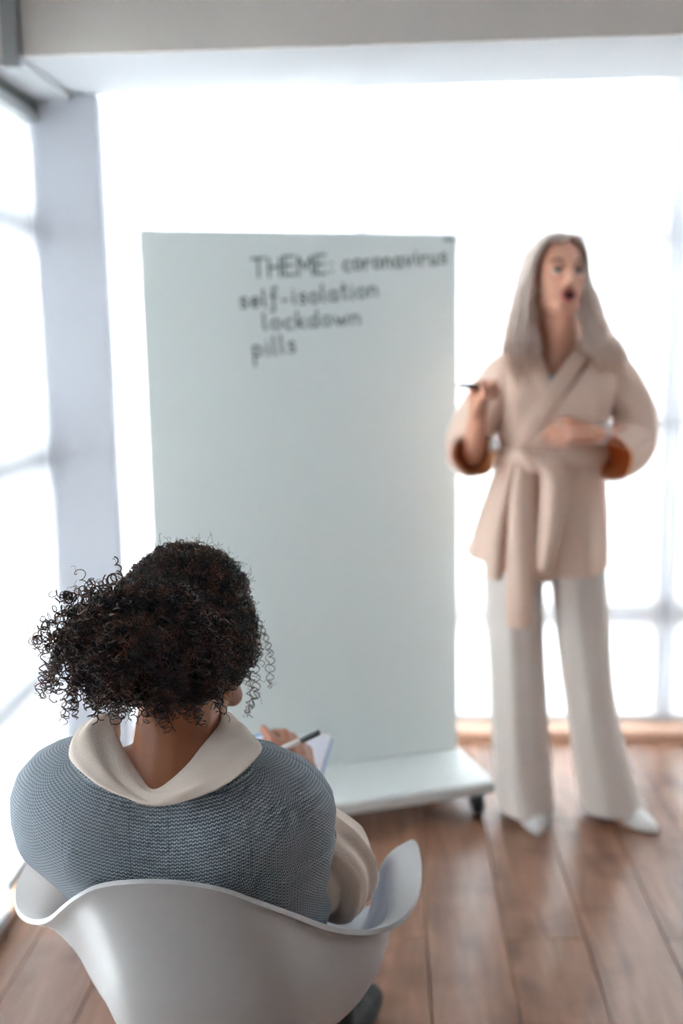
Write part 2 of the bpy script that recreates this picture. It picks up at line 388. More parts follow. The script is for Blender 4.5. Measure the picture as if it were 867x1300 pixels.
# windows: frame bars and panes
def window(name, axis, pos, spans, z0, z1, bars, thick, label):
    o = struct(empty(name, (0, 0, 0)), label)
    a0, a1 = spans[0], spans[-1]
    def B(nm, lo, hi, mat):
        if axis == 'x': return boxm(nm, (lo[0], pos, lo[1]), (hi[0], pos+thick, hi[1]), mat, o)
        return boxm(nm, (pos-thick, lo[0], lo[1]), (pos, hi[0], hi[1]), mat, o)
    for s in spans: B('mullion', (s-(.042 if s == .975 else .0305), z0), (s+(.042 if s == .975 else .0305), z1), M_frame)
    for z, h in bars:
        for i in range(len(spans)-1): B('transom', (spans[i]+.031, z-h/2), (spans[i+1]-.031, z+h/2), M_frame)
    zs = [z for z, h in bars]
    for i in range(len(spans)-1):
        for j in range(len(zs)-1):
            hi, hj = bars[j][1]/2+.001, bars[j+1][1]/2+.001
            if axis == 'x': boxm('pane', (spans[i]+.031, pos+.02, zs[j]+hi), (spans[i+1]-.031, pos+.026, zs[j+1]-hj), M_pane, o)
            else: boxm('pane', (pos-.026, spans[i]+.031, zs[j]+hi), (pos-.02, spans[i+1]-.031, zs[j+1]-hj), M_pane, o)
    return o
window('window_1', 'x', YF+.0, [-1.19, -.11, .975, 2.06, 2.66], 0, 2.42, [(.03, .06), (.45, .09), (1.15, .045), (1.79, .045), (2.39, .06)], .05, 'wide window wall behind white blinds')
window('window_2', 'y', XL-.045, [.235, .75, 1.85, 2.925], 0, 2.15, [(.03, .06), (.53, .07), (1.135, .07), (1.775, .07), (2.12, .06)], .05, 'window wall at the left behind white blinds')
window('window_3', 'y', XL-.16, [3.15, YF+.02], 0, 2.42, [(.03, .06), (.53, .05), (1.135, .05), (1.775, .05), (2.39, .06)], .05, 'narrow side window of the bay')
# wooden sills on the floor
struct(boxm('trim_6', (-.98, 3.645, .0005), (XR, 3.80, .034), M_ledge, bev=.004), 'wooden sill under the rear windows')
struct(boxm('trim_7', (XL-.055, .2, .0005), (XL+.012, 2.903, .03), M_ledge, bev=.004), 'wooden sill under the left windows')
# blinds
def blind(axis, pos, a, b, z0, z1, label, drop=.022):
    o = empty('roller_blind', (0, 0, 0)); t = .0012
    n = 12
    if axis == 'x':
        boxm('fabric', (a, pos, z0+drop), (b, pos+t, z1), M_blind, o)
        boxm('bottom_rail', (a, pos-.006, z0), (b, pos+.008, z0+drop), M_rail, o, bev=.003)
        o.location = ((a+b)/2, pos, z0)
    else:
        boxm('fabric', (pos-t, a, z0+drop), (pos, b, z1), M_blind2, o)
        boxm('bottom_rail', (pos-.008, a, z0), (pos+.006, b, z0+drop), M_rail, o, bev=.003)
        o.location = (pos, (a+b)/2, z0)
    adopt(o)
    return tag(o, label, 'blind', 'white roller blinds')
blind('x', 3.725, -1.135, -.117, .045, 2.41, 'white roller blind behind the left half of the glass board')
blind('x', 3.725, -.105, .968, .045, 2.41, 'wide white roller blind directly behind the standing person')
blind('x', 3.725, .984, 2.05, .045, 2.41, 'white roller blind at the right edge of the picture')
blind('x', 3.725, 2.07, 2.68, .045, 2.41, 'narrow white roller blind against the right wall')
blind('y', XL+.002, 2.40, 2.9, .075, 2.05, 'white roller blind on the left beside the corner pier')
blind('y', XL+.02, 1.32, 2.36, .032, 2.05, 'white roller blind nearest the white chair at the left edge')
blind('y', XL+.002, .24, 1.28, .06, 2.05, 'white roller blind beside the viewer at the left')
blind('y', XL-.14, 3.17, 3.70, .05, 2.41, 'narrow white roller blind in the side of the bay behind the pier')
tr = boxm('curtain_track', (XL-.02, 0.22, 2.078), (XL+.03, 2.903, 2.1035), M_track, bev=.003)
tag(tr, 'dark green metal blind track above the left window', 'curtain track')
cs = boxm('blind_cassette', (XL-.015, 0.22, 2.05), (XL+.036, 2.903, 2.0775), M_alu, bev=.006)
tag(cs, 'light grey blind cassette under the dark track on the left', 'blind cassette')

# ------------------------------------------------------------------ glass board on wheels
BA = math.radians(19.0); BR = V3(.191, 3.274, 0); BU = V3(math.cos(BA), math.sin(BA), 0); BN = V3(math.sin(BA), -math.cos(BA), 0)   # along, towards the viewer
BWID = .96; BL = BR - BU*BWID
gb = empty('glass_board', tuple((BL+BR)/2))
def bpt(u, n, z): return BL + BU*u + BN*n + V3(0, 0, z)
def bbox(name, u0, u1, n0, n1, z0, z1, mat, bev=0, parent=None):
    v = [bpt(u, n, z) for z in (z0, z1) for u, n in ((u0, n1), (u1, n1), (u1, n0), (u0, n0))]
    f = [(0,3,2,1),(4,5,6,7),(0,1,5,4),(1,2,6,5),(2,3,7,6),(3,0,4,7)]
    o = mk(name, v, f, mat, parent or gb, sm=False)
    if bev: mod(o, 'BEVEL', width=bev, segments=3, limit_method='ANGLE')
    return o
panel = bbox('glass_panel', 0, BWID, -.006, .002, .118, 1.768, M_board, .0015)
bbox('base_plate', -.01, BWID+.01, -.24, .286, .078, .117, M_lacq, .006)
def lathe_x(c, axis, prof, n=20):
    axis = nrm(axis); u = nrm(np.cross(axis, V3(0.1, .2, 1))); w = np.cross(axis, u); ang = np.linspace(0, 2*PI, n, endpoint=False)
    return loft([c + axis*h + r*(np.outer(np.cos(ang), u)+np.outer(np.sin(ang), w)) for h, r in prof], True, True)
for u in (.05, BWID-.03):
    for n_ in (-.19, .235):
        c = bpt(u, n_, .032)
        v, f = lathe_x(c, BU, [(-.016, .012), (-.016, .026), (-.012, .0315), (.012, .0315), (.016, .026), (.016, .012)])
        wh = mk('caster', v, f, M_rubber, gb)
        hb = bbox('fork', u-.021, u+.021, n_-.014, n_+.014, .03, .0775, M_rubber, .006, wh)
# hand lettering, drawn as strokes on the glass
def arc(cx, cy, rx, ry, a0, a1, n=10): return [(cx+rx*math.cos(math.radians(a)), cy+ry*math.sin(math.radians(a))) for a in np.linspace(a0, a1, n)]
GL = {
 'T': (.62, [[(0, .98), (.62, 1)], [(.31, 1), (.29, 0)]]),
 'H': (.55, [[(.02, 1), (0, 0)], [(.52, 1), (.5, 0)], [(.01, .5), (.5, .52)]]),
 'E': (.48, [[(.46, 1), (.02, 1), (0, 0), (.46, .02)], [(.01, .52), (.4, .53)]]),
 'M': (.68, [[(0, 0), (.04, 1), (.33, .35), (.62, 1), (.66, 0)]]),
 ':': (.2, [[(.1, .6), (.1, .52)], [(.1, .18), (.1, .1)]]),
 'c': (.42, [arc(.24, .27, .22, .27, 50, 310)]),
 'o': (.46, [arc(.22, .27, .2, .27, 90, 450, 16)]),
 'r': (.36, [[(.03, .55), (.03, 0)], [(.03, .32), (.12, .48), (.24, .54), (.34, .5)]]),
 'n': (.46, [[(.03, .55), (.03, 0)], [(.03, .35)]+arc(.21, .33, .17, .21, 160, 0, 7)+[(.38, 0)]]),
 'a': (.48, [arc(.2, .27, .19, .27, 60, 360, 14), [(.39, .55), (.39, .1), (.46, 0)]]),
 'v': (.42, [[(0, .55), (.19, 0), (.4, .55)]]),
 'i': (.2, [[(.08, .55), (.08, .04), (.14, 0)], [(.08, .78), (.08, .74)]]),
 'u': (.48, [[(.03, .55)]+arc(.2, .2, .17, .2, 180, 340, 8)+[(.38, .55), (.39, .05), (.46, 0)]]),
 's': (.38, [[(.34, .48), (.2, .56), (.06, .46), (.12, .32), (.28, .24), (.32, .1), (.18, 0), (.02, .06)]]),
 'e': (.44, [[(.03, .28), (.4, .3)]+arc(.22, .28, .19, .27, 10, 320, 14)]),
 'l': (.22, [[(.06, 1), (.05, .08), (.16, 0)]]),
 'f': (.36, [[(.38, .9), (.28, 1), (.17, .9), (.15, -.3), (.05, -.38), (0, -.3)], [(.02, .5), (.34, .52)]]),
 '-': (.42, [[(.06, .3), (.34, .31)]]),
 't': (.32, [[(.14, .9), (.13, .1), (.22, 0), (.3, .04)], [(0, .56), (.29, .58)]]),
 'k': (.42, [[(.04, 1), (.03, 0)], [(.36, .56), (.05, .26), (.4, 0)]]),
 'd': (.48, [arc(.19, .27, .18, .27, 60, 360, 14), [(.39, 1), (.38, .1), (.46, 0)]]),
 'w': (.6, [[(0, .55), (.13, 0), (.29, .42), (.43, 0), (.58, .55)]]),
 'p': (.46, [[(.04, .55), (.02, -.5)], arc(.2, .28, .18, .26, 170, -180, 14)]),
}
def board_uz(px, py):
    d = np.array(CROT @ Vector(((px-433.5)/FPX, -(py-650.0)/FPX, -1.0))); o = V3(0, 0, CAM_H)
    t = np.dot(BL-o, BN)/np.dot(d, BN); p = o+d*t
    return np.dot(p-BL, BU), p[2]
def write(txt, p0, p1, capsz, name, wid=.0068):
    """letters run from pixel p0 (baseline start) to p1 (baseline end)"""
    a, b = np.array(board_uz(*p0)), np.array(board_uz(*p1)); tot = sum(GL[c][0]+.14 for c in txt)-.14
    ex = (b-a)/tot; ey = nrm(V3(-ex[1], ex[0]))*capsz; x = 0; v = []; f = []
    for ch in txt:
        w, strokes = GL[ch]; jy = random.uniform(-.05, .05)
        for s in strokes:
            P = np.array([a + ex*(x+q[0]) + ey*(q[1]+jy) for q in s])
            for i in range(len(P)-1):
                T = nrm(P[i+1]-P[i]); Nn = V3(-T[1], T[0])*wid/2; o = len(v); e0, e1 = P[i]-T*wid*.3, P[i+1]+T*wid*.3; lay = .0026+.00004*(i % 3)
                for q in (e0-Nn, e1-Nn, e1+Nn, e0+Nn): v.append(bpt(q[0], lay, q[1]))
                f.append((o, o+1, o+2, o+3))
        x += w+.14
    o = mk(name, v, f, M_ink, panel, sm=False); mod(o, 'SOLIDIFY', thickness=.0004); o['label'] = 'handwritten marker line reading '+{'T': 'THEME: coronavirus'}.get(txt[0], txt); return o
write('THEME:', (320, 352), (424, 347), .054, 'handwriting')
write('coronavirus', (436, 343), (567, 334), .050, 'handwriting')
write('self-isolation', (305, 392), (480, 376), .050, 'handwriting')
write('lockdown', (334, 418), (458, 411), .048, 'handwriting')
write('pills', (322, 453), (376, 447), .054, 'handwriting')
bbox('corner_mark', BWID-.045, BWID-.008, .0022, .0026, 1.746, 1.757, M_logo, 0, panel)
adopt(gb)
tag(gb, 'frosted glass presentation board on a white wheeled base with handwritten words', 'board')

# ------------------------------------------------------------------ shell armchair
CH = V3(-.27, 1.394, 0); CYAW = .036
ctrl = np.array([(0,-.29,.828),(.067,-.282,.817),(.108,-.258,.788),(.145,-.215,.748),(.193,-.155,.693),(.24,-.105,.662),(.276,-.062,.654),(.297,-.01,.658),(.302,.06,.664),(.295,.13,.668),(.280,.165,.655),(.262,.20,.604),(.245,.23,.535),(.223,.278,.482),(.16,.302,.452),(0,.318,.443)])
rim = catmull(np.vstack([ctrl, (ctrl[1:-1][::-1])*[-1, 1, 1]]), 5, True)
S_ = np.array([0, .012, .03, .07, .14, .22, .31, .4, .5, .62, .74, .84, .92, .97, 1.0])
def fcurve(xs, ys): return np.interp(S_, xs, ys)
fs_side = fcurve([0, .012, .03, .07, .22, .4, .62, .84, .95, 1], [1, .95, .89, .83, .76, .71, .61, .43, .22, 0])
fs_back = fcurve([0, .03, .07, .2, .4, .58, .74, .86, .95, 1], [1, .985, .97, .945, .91, .86, .74, .54, .28, 0])
fs_front = fcurve([0, 1], [1, 0])
fx_back = fcurve([0, .012, .03, .07, .15, .3, .5, .7, .85, .95, 1], [1, 1.0, 1.0, 1.0, 1.015, 1.055, 1.06, .92, .65, .32, 0])
cc = V3(0, -.02, .428)
rings = []
wb = np.clip(-rim[:, 1]/.29, 0, 1)**1.6; wf = np.clip((rim[:, 1]-.17)/.1, 0, 1)
rise = np.clip((.62-rim[:, 2])/.14, 0, 1); wf = np.maximum(wf*rise, 0); wsd = np.clip(1-wb-wf, 0, 1); tt = wb+wf+wsd
for i, s in enumerate(S_):
    f_ = (fs_back[i]*wb+fs_side[i]*wsd+fs_front[i]*wf)/tt
    fx = (fx_back[i]*wb+fs_side[i]*wsd+fs_front[i]*wf)/tt
    r = np.empty_like(rim); r[:, 0] = cc[0]+(rim[:, 0]-cc[0])*fx+.028*min(1, s/.3); r[:, 1] = cc[1]+(rim[:, 1]-cc[1])*f_; r[:, 2] = rim[:, 2]+(cc[2]-rim[:, 2])*s
    rings.append(r)
def chair_xf(v):
    v = np.asarray(v); c, s = math.cos(CYAW), math.sin(CYAW)
    return np.stack([CH[0]+c*v[:, 0]+s*v[:, 1], CH[1]-s*v[:, 0]+c*v[:, 1], v[:, 2]], 1)
v, f = loft(rings)
ch = empty('shell_armchair', tuple(CH))
sh = mk('shell', chair_xf(v), f, M_white, ch)
mod(sh, 'WELD', merge_threshold=.0005)
mod(sh, 'SMOOTH', factor=.5, iterations=2)
mod(sh, 'SOLIDIFY', thickness=.007, offset=-1); mod(sh, 'BEVEL', width=.0025, segments=3, limit_method='ANGLE', angle_limit=math.radians(50)); mod(sh, 'SUBSURF', levels=1, render_levels=1)
for sx in (-1, 1):
    for sy in (-1, 1):
        p0, p1 = V3(sx*.12, .02+sy*.11, .415), V3(sx*.235, .02+sy*.21, .0)
        v, f = loft(tube_loft(catmull([p0, (p0+p1)/2, p1], 3), np.linspace(.015, .0105, 7), n=14), True, True)
        lg = mk('leg', chair_xf(v), f, M_legwood, ch)
for a, b in (((-.12, -.09, .40), (.2, .175, .13)), ((.12, -.09, .40), (-.2, .175, .13)), ((-.12, .13, .40), (.2, -.14, .13)), ((.12, .13, .40), (-.2, -.14, .13))):
    v, f = loft(tube_loft(np.array([a, (np.array(a)+b)/2, b]), [.004]*3, n=8), True, True); mk('brace', chair_xf(v), f, M_steel, ch)
boxm('mount', (CH[0]-.13, CH[1]-.10, .396), (CH[0]+.13, CH[1]+.14, .41), M_steel, ch, bev=.004)
adopt(ch); tag(ch, 'white moulded plastic shell armchair under the seated person', 'chair')

# ------------------------------------------------------------------ hands and heads
def rot_about(v, ax, a):
    return np.array(Matrix.Rotation(a, 3, Vector(ax)) @ Vector(v))
def hand(P, wrist, d, n, thumb, curls, tcurl=(.5, .5), sc_=1.0, spread=.06, tdir=None):
    """wrist point, palm direction d, back-of-hand normal n, thumb side +1/-1; returns finger points"""
    d = nrm(d); n = nrm(np.asarray(n)-np.dot(n, d)*d); s = np.cross(d, n)*thumb
    out = []; lens = (.072, .08, .074, .058); offs = (.029, .010, -.010, -.028); klen = (.086, .089, .085, .077)
    for i in range(4):
        k = wrist + d*klen[i]*sc_ + s*offs[i]*sc_
        P.cap(wrist + s*offs[i]*.55*sc_, k, .0135*sc_, .0105*sc_)
        dd = nrm(d + s*spread*(1.5-i)); pts = [k]; ax = np.cross(n, d)
        ax = nrm(ax); p = k
        for j, fr in enumerate((.45, .31, .24)):
            dd = rot_about(dd, ax, curls[i][j]); p = p + dd*lens[i]*fr*sc_; pts.append(p)
        P.chain(pts, [r*sc_ for r in (.0095, .0085, .0078, .0068)]); out.append(pts)
    P.cap(wrist+d*.03*sc_, wrist+d*.07*sc_, .018*sc_, .016*sc_)
    b = wrist + d*.022*sc_ + s*.024*sc_ - n*.006*sc_
    td = nrm(d*.75 + s*.55 - n*.35) if tdir is None else nrm(tdir)
    ax = nrm(np.cross(td, -n)); ax = ax if np.linalg.norm(ax) > .1 else s
    pts = [b, b+td*.042*sc_]; t2 = nrm(td*.9 + (d*.2 - s*.35*tcurl[0] - n*.15)); pts.append(pts[-1]+t2*.032*sc_)
    t3 = nrm(t2 - s*.4*tcurl[1]); pts.append(pts[-1]+t3*.026*sc_)
    P.chain(pts, [r*sc_ for r in (.0145, .0115, .0095, .008)]); out.append(pts)
    return out
def head_prims(P, c, Mx, open_mouth=True, k=1.0):
    Mx = np.asarray(Mx); g = lambda x, y, z: c + Mx @ (V3(x, y, z)*k)
    P.ell(g(0, -.012, .03), (.072*k, .092*k, .086*k), Mx); P.ell(g(0, .028, -.022), (.060*k, .058*k, .085*k), Mx)
    P.ell(g(0, .03, -.078), (.043*k, .046*k, .036*k), Mx); P.ell(g(0, .064, -.104), (.018*k, .014*k, .015*k), Mx)
    for s in (-1, 1):
        P.ell(g(s*.037, .052, -.022), (.021*k, .022*k, .022*k), Mx)
        P.ell(g(s*.073, -.008, -.008), (.007*k, .018*k, .030*k), Mx)
        P.ell(g(s*.011, .092, -.036), (.008*k, .009*k, .007*k), Mx)
        P.cap(g(s*.012, .080, .024), g(s*.044, .066, .02), .0095*k, .008*k)
        P.cap(g(s*.05, .0, -.06), g(s*.02, .06, -.098), .016*k, .016*k)
    P.cap(g(0, .080, .018), g(0, .1, -.03), .0085*k, .0115*k)
    return g
def ellmesh(name, c, r, Mx, mat, parent):
    p = Prims(); p.ell(c, r, Mx, 16, 12); return mk(name, np.vstack(p.v), p.f, mat, parent)
def torus_mesh(name, c, ax, R, r, mat, parent, n=28, m=10, sy=1.0):
    ax = nrm(ax); u = nrm(np.cross(ax, V3(.2, .3, 1))); w = np.cross(ax, u); v = []
    for a in np.linspace(0, 2*PI, n, endpoint=False):
        e = math.cos(a)*u+math.sin(a)*w*sy
        for b in np.linspace(0, 2*PI, m, endpoint=False): v.append(c + e*(R+r*math.cos(b)) + ax*r*1.6*math.sin(b))
    f = [(i*m+j, ((i+1) % n)*m+j, ((i+1) % n)*m+(j+1) % m, i*m+(j+1) % m) for i in range(n) for j in range(m)]
    return mk(name, v, f, mat, parent)

# ------------------------------------------------------------------ the standing person
sp = empty('person', (.56, 3.03, 0))
SY = 3.03
def fold_fn(seed, amp, k=5, tw=2.0):
    r = np.random.default_rng(seed); ph = r.uniform(0, 2*PI, 4); kk = [k, k+2, 2*k+1]
    def fn(t, ang):
        return 1 + amp*(np.sin(kk[0]*ang+ph[0]+tw*t)+.6*np.sin(kk[1]*ang+ph[1]-tw*1.7*t)+.35*np.sin(kk[2]*ang+ph[2]+3*t))
    return fn
# -- body
B = Prims()
hd_f = nrm(V3(math.sin(math.radians(14)), -math.cos(math.radians(14)), .16)); hd_x = nrm(np.cross(hd_f, V3(0.03, 0, 1))); hd_z = np.cross(hd_x, hd_f)
HM = np.stack([hd_x, hd_f, hd_z], 1); HC = W(707, 353, 3.0)
g = head_prims(B, HC, HM)
neck0 = W(708, 450, 3.05)
B.cap(neck0, g(0, -.02, -.07), .056, .052); B.cap(W(704, 470, 3.0), W(712, 408, 2.975), .035, .035)
shL, shR = W(648, 462, 3.06), W(772, 460, 3.06)         # left and right in the picture
chest, waist, hipc = W(703, 520, 3.05), W(700, 585, 3.05), W(692, 690, 3.05)
B.cap(neck0, shL, .04, .036); B.cap(neck0, shR, .04, .036)
B.ell(W(703, 500, 3.045), (.125, .085, .10)); B.ell(chest, (.12, .09, .12)); B.ell(waist, (.115, .085, .11)); B.ell(hipc, (.135, .095, .12))
B.ell(W(700, 470, 3.005), (.075, .04, .05))
# legs
kneeL, kneeR = W(657, 860, 3.02), W(742, 860, 3.02); ankL, ankR = W(672, 1020, 3.03), W(768, 1018, 3.03)
B.chain([W(660, 710, 3.05), kneeL, ankL], [.075, .05, .032]); B.chain([W(730, 710, 3.05), kneeR, ankR], [.075, .05, .032])
B.chain([ankL, W(680, 1048, 2.95)], [.03, .02]); B.chain([ankR, W(800, 1046, 2.96)], [.03, .02])
# arms
elL, wrL = W(600, 578, 3.0), W(606, 528, 2.885)
B.chain([shL, W(622, 520, 3.04), elL, wrL], [.045, .04, .035, .024])
elR, wrR = W(808, 556, 3.02), W(757, 551, 2.90)
B.chain([shR, W(796, 510, 3.05), elR, wrR], [.045, .04, .036, .024])
# raised hand with the marker: palm towards the viewer's right, fingers closing on the pen
fist = [(1.15, 1.2, .6), (1.25, 1.25, .6), (1.3, 1.3, .6), (1.3, 1.3, .7)]
hL = hand(B, wrL, V3(.04, -.25, 1), V3(-.55, .55, .05), 1, fist, (.9, .8), 1.06, tdir=V3(.35, -.55, .75))
# open hand in front of the belt
rel = [(.5, .7, .5), (.35, .35, .25), (.4, .4, .3), (.5, .45, .3)]
hR = hand(B, wrR, V3(-1, -.25, .12), V3(.1, -.75, .8), 1, rel, (.6, .4), .95, tdir=V3(-.75, -.25, .5))
body = B.fuse('body', M_skin, sp, .0042, 4)
# -- face
for s in (-1, 1):
    e = ellmesh('eye', g(s*.030, .0735, .002), (.0135, .0115, .0085), HM, M_eyew, sp)
    ellmesh('iris', g(s*.031+.001, .0815, .003), (.0078, .004, .0075), HM, M_iris, e)
    br = Prims(); br.chain([g(s*.019, .0865, .028), g(s*.032, .082, .033), g(s*.047, .070, .027)], [.0032, .0034, .0022]); mk('eyebrow', np.vstack(br.v), br.f, M_brow, sp)
    ln = Prims(); ln.chain([g(s*.020, .083, .006), g(s*.031, .0855, .0105), g(s*.044, .076, .006)], [.0026, .003, .0022]); mk('eyelid', np.vstack(ln.v), ln.f, M_brow, sp)
ellmesh('mouth', g(0, .079, -.066), (.0165, .012, .0135), HM, M_mouth, sp)
lp = Prims(); ring = [g(.0185*math.cos(a), .0865-.006*abs(math.cos(a)), -.066+.0155*math.sin(a)) for a in np.linspace(0, 2*PI, 15)]
lp.chain(ring, [.0048]*15); mk('lips', np.vstack(lp.v), lp.f, M_lip, sp)
# -- hair: a cap over the skull and long locks
def lock_paths(guides, n=26, jit=.006, wav=.007):
    out = []
    for G in guides:
        p = catmull(G, max(2, n//(len(G)-1)+1)); idx = np.linspace(0, len(p)-1, n); p = np.stack([np.interp(idx, np.arange(len(p)), p[:, k]) for k in range(3)], 1)
        t = np.linspace(0, 1, n); ph = RNG.uniform(0, 6.28, 3)
        p += wav*t[:, None]*np.stack([np.sin(9*t+ph[0]), np.sin(8*t+ph[1]), .4*np.sin(7*t+ph[2])], 1)
        out.append(p)
    return np.array(out)
guides = []
part = lambda y: g(-.004, y, .118-.9*max(0, abs(y+.01)-.04)**1.25*2)
for i in range(230):                                       # fall on the left of the picture
    y = RNG.uniform(-.085, .070); a = RNG.uniform(0, 1); fr = np.clip((y+.03)/.09, 0, 1)      # fr: towards the face
    Yd = 3.07-.12*fr+RNG.uniform(-.02, .02)
    inn = 24*fr*RNG.uniform(.0, 1)+9*RNG.uniform(0, 1)
    guides.append([part(y), g(.045, y*.9+.004, .102-.012*(y > .04)), g(.076+.006*a, y*.72-.006, .045), W(654+inn*.75, 375, Yd), W(647+inn*.95, 402, Yd), W(641+inn*1.1, 430, Yd-.015-.02*fr), W(640+inn*1.25, 450, Yd-.03-.045*fr), W(643+inn*1.15+RNG.uniform(-5, 8), 452+RNG.uniform(-8, 36)*(.25+fr), Yd-.035-.06*fr)])
for i in range(230):                                       # fall on the right, over the shoulder
    y = RNG.uniform(-.085, .060); a = RNG.uniform(0, 1); fr = np.clip((y+.03)/.09, 0, 1); Yd = 3.08-.10*fr+RNG.uniform(-.02, .02); o_ = -24*fr*RNG.uniform(.0, 1)+RNG.uniform(-9, 0)
    guides.append([part(y), g(-.045, y*.9, .100), g(-.073-.006*a, y*.72-.010, .045), W(755+o_*.9, 372, Yd), W(764+o_, 400, Yd-.005), W(777+o_*1.3, 424, Yd-.02), W(786+o_*1.9+RNG.uniform(-10, 10), 433+RNG.uniform(2, 14), Yd-.05*fr-.02), W(791+o_*1.5+RNG.uniform(-8, 12), 448+RNG.uniform(-6, 28), Yd-.055*fr-.035)])
for i in range(140):                                        # down the back of the head
    a = RNG.uniform(-1, 1); guides.append([g(.01*a, -.05, .115), g(.05*a, -.105, .06), g(.075*a, -.115, -.03), g(.095*a, -.10, -.12), W(710+55*a, 455, 3.11)])
lp_ = lock_paths(guides); t = np.linspace(0, 1, lp_.shape[1])
rad = np.outer(RNG.uniform(.0025, .0075, len(guides)), (.75+.5*np.sin(PI*np.clip(t, 0, 1))**.6)*(1-.72*np.clip((t-.45)/.55, 0, 1)))
v, q = tubes(lp_, rad, 6); hr = mk_np('hair', v, q, M_blond, sp); hr['label'] = 'long straight silver blonde hair'; hr['kind'] = 'stuff'
cp = Prims(); cp.ell(g(0, -.026, .034), (.079, .090, .089), HM); cp.ell(g(0, -.05, -.05), (.08, .055, .09), HM); cp.ell(g(0, -.07, -.13), (.10, .032, .09), HM)
cp.ell(W(737, 428, 3.085), (.04, .03, .07)); cp.ell(W(673, 428, 3.085), (.04, .03, .07)); cp.fuse('scalp_hair', M_blond, sp, .005, 4)
# -- trousers
def rows_leg(rows, Y, dep, seed, n=44, twist=0.0):
    rr = []; fn = fold_fn(seed, .034, 4, 1.6)
    P = np.array([np.concatenate([W(l, y, Y), W(r, y, Y)]) for y, l, r in rows]); P = catmull(P, 6)
    D = catmull(np.array([[d] for d in dep]), 6)[:, 0]; ang = np.linspace(0, 2*PI, n, endpoint=False)
    for i, p in enumerate(P):
        tt = i/(len(P)-1); L, R_ = p[:3], p[3:]; c = (L+R_)/2; hx = (R_-L)/2; k = fn(tt, ang)
        cs, sn = np.cos(ang), np.sin(ang); cr = 1+.10*np.exp(-((ang-1.5*PI+.25)/.22)**2)    # pressed crease at the front
        pt = c + np.outer(np.sign(cs)*np.abs(cs)**.9, hx) + np.outer(np.sign(sn)*np.abs(sn)**.9*k*cr, V3(0, D[i], 0))
        rr.append(pt + V3(0, 0, 0))
    return rr
legL = rows_leg([(690, 617, 692), (760, 617, 688), (830, 621, 690), (900, 624, 694), (960, 627, 697), (1000, 631, 700), (1024, 635, 702)], SY, [.10, .092, .085, .08, .08, .085, .09], 3)
legR = rows_leg([(690, 698, 762), (760, 703, 770), (850, 713, 775), (900, 720, 782), (950, 727, 793), (990, 733, 806), (1022, 736, 818)], SY, [.10, .092, .085, .08, .08, .085, .09], 5)
va, fa = loft(legL); vb, fb = loft(legR)
pel = [];
for y, l, r, d in ((640, 628, 768, .105), (680, 618, 770, .112), (705, 616, 770, .11)):
    a, b = W(l, y, SY), W(r, y, SY); c = (a+b)/2; ang = np.linspace(0, 2*PI, 44, endpoint=False)
    pel.append(c + np.outer(np.cos(ang), (b-a)/2*.84) + np.outer(np.sin(ang), V3(0, d, 0)))
vc, fc = loft(pel, True, True)
v = np.vstack([va, vb, vc]); f = list(fa)+[tuple(i+len(va) for i in q) for q in fb]+[tuple(i+len(va)+len(vb) for i in q) for q in fc]
tr_ = mk('trousers', v, f, M_pants, sp); mod(tr_, 'SOLIDIFY', thickness=.003)
# -- shoes
def shoe(heel, toe, name='shoe'):
    ax = toe-heel; ax[2] = 0; L = np.linalg.norm(ax); ax = ax/L; sd = np.cross(ax, V3(0, 0, 1)); rr = []
    for t_, w, h, z in ((0, .022, .05, .055), (.12, .03, .055, .052), (.35, .034, .06, .038), (.55, .042, .05, .016), (.72, .041, .034, .010), (.86, .028, .024, .009), (.96, .012, .016, .009), (1, .003, .008, .010)):
        ang = np.linspace(0, 2*PI, 18, endpoint=False); c = heel + ax*L*t_; c = V3(c[0], c[1], 0)
        top = np.where(np.sin(ang) > 0, np.sin(ang)*h, np.sin(ang)*.006)
        rr.append(c + np.outer(np.cos(ang)*w, sd) + np.outer(z+top, V3(0, 0, 1)))
    v, f = loft(rr, True, True); o = mk(name, v, f, M_shoe, sp)
    hl = [V3(heel[0], heel[1], 0)+ax*.012+np.stack([np.cos(ang)*r, np.sin(ang)*r, np.full(18, z)], 1) for z, r in ((.0005, .008), (.03, .010), (.062, .018))]
    v, f = loft(hl, True, True); mk('heel', v, f, M_shoe, o)
shoe(V3(.405, 3.10, 0), V3(.407, 2.885, 0)); shoe(V3(.62, 3.06, 0), V3(.762, 2.905, 0))
# -- jacket: body with a V neck, wide sleeves, lapels, belt
jr = np.array([(442, 676, 740, .055), (447, 655, 762, .075), (455, 640, 779, .09), (470, 632, 786, .105), (495, 630, 782, .122), (525, 632, 774, .13), (555, 631, 768, .128), (580, 632, 766, .122), (605, 625, 768, .128), (640, 612, 770, .138), (675, 601, 771, .145), (705, 594, 772, .148), (722, 592, 772, .15)], float)[::-1]
nJ, mJ = 96, 60
ang = np.linspace(0, 2*PI, nJ, endpoint=False)            # 270 degrees faces the viewer
from_front = np.abs((ang-1.5*PI+PI) % (2*PI)-PI)
vtop = np.where(from_front < .85, 1-.36*np.clip(1-from_front/.8, 0, 1)**.9, 1.0)
jt = np.linspace(0, 1, len(jr)); Vv = np.zeros((mJ, nJ, 3)); rj = np.random.default_rng(11)
A3 = np.array([W(r[1], r[0], SY+.015) for r in jr]); B3 = np.array([W(r[2], r[0], SY+.015) for r in jr])
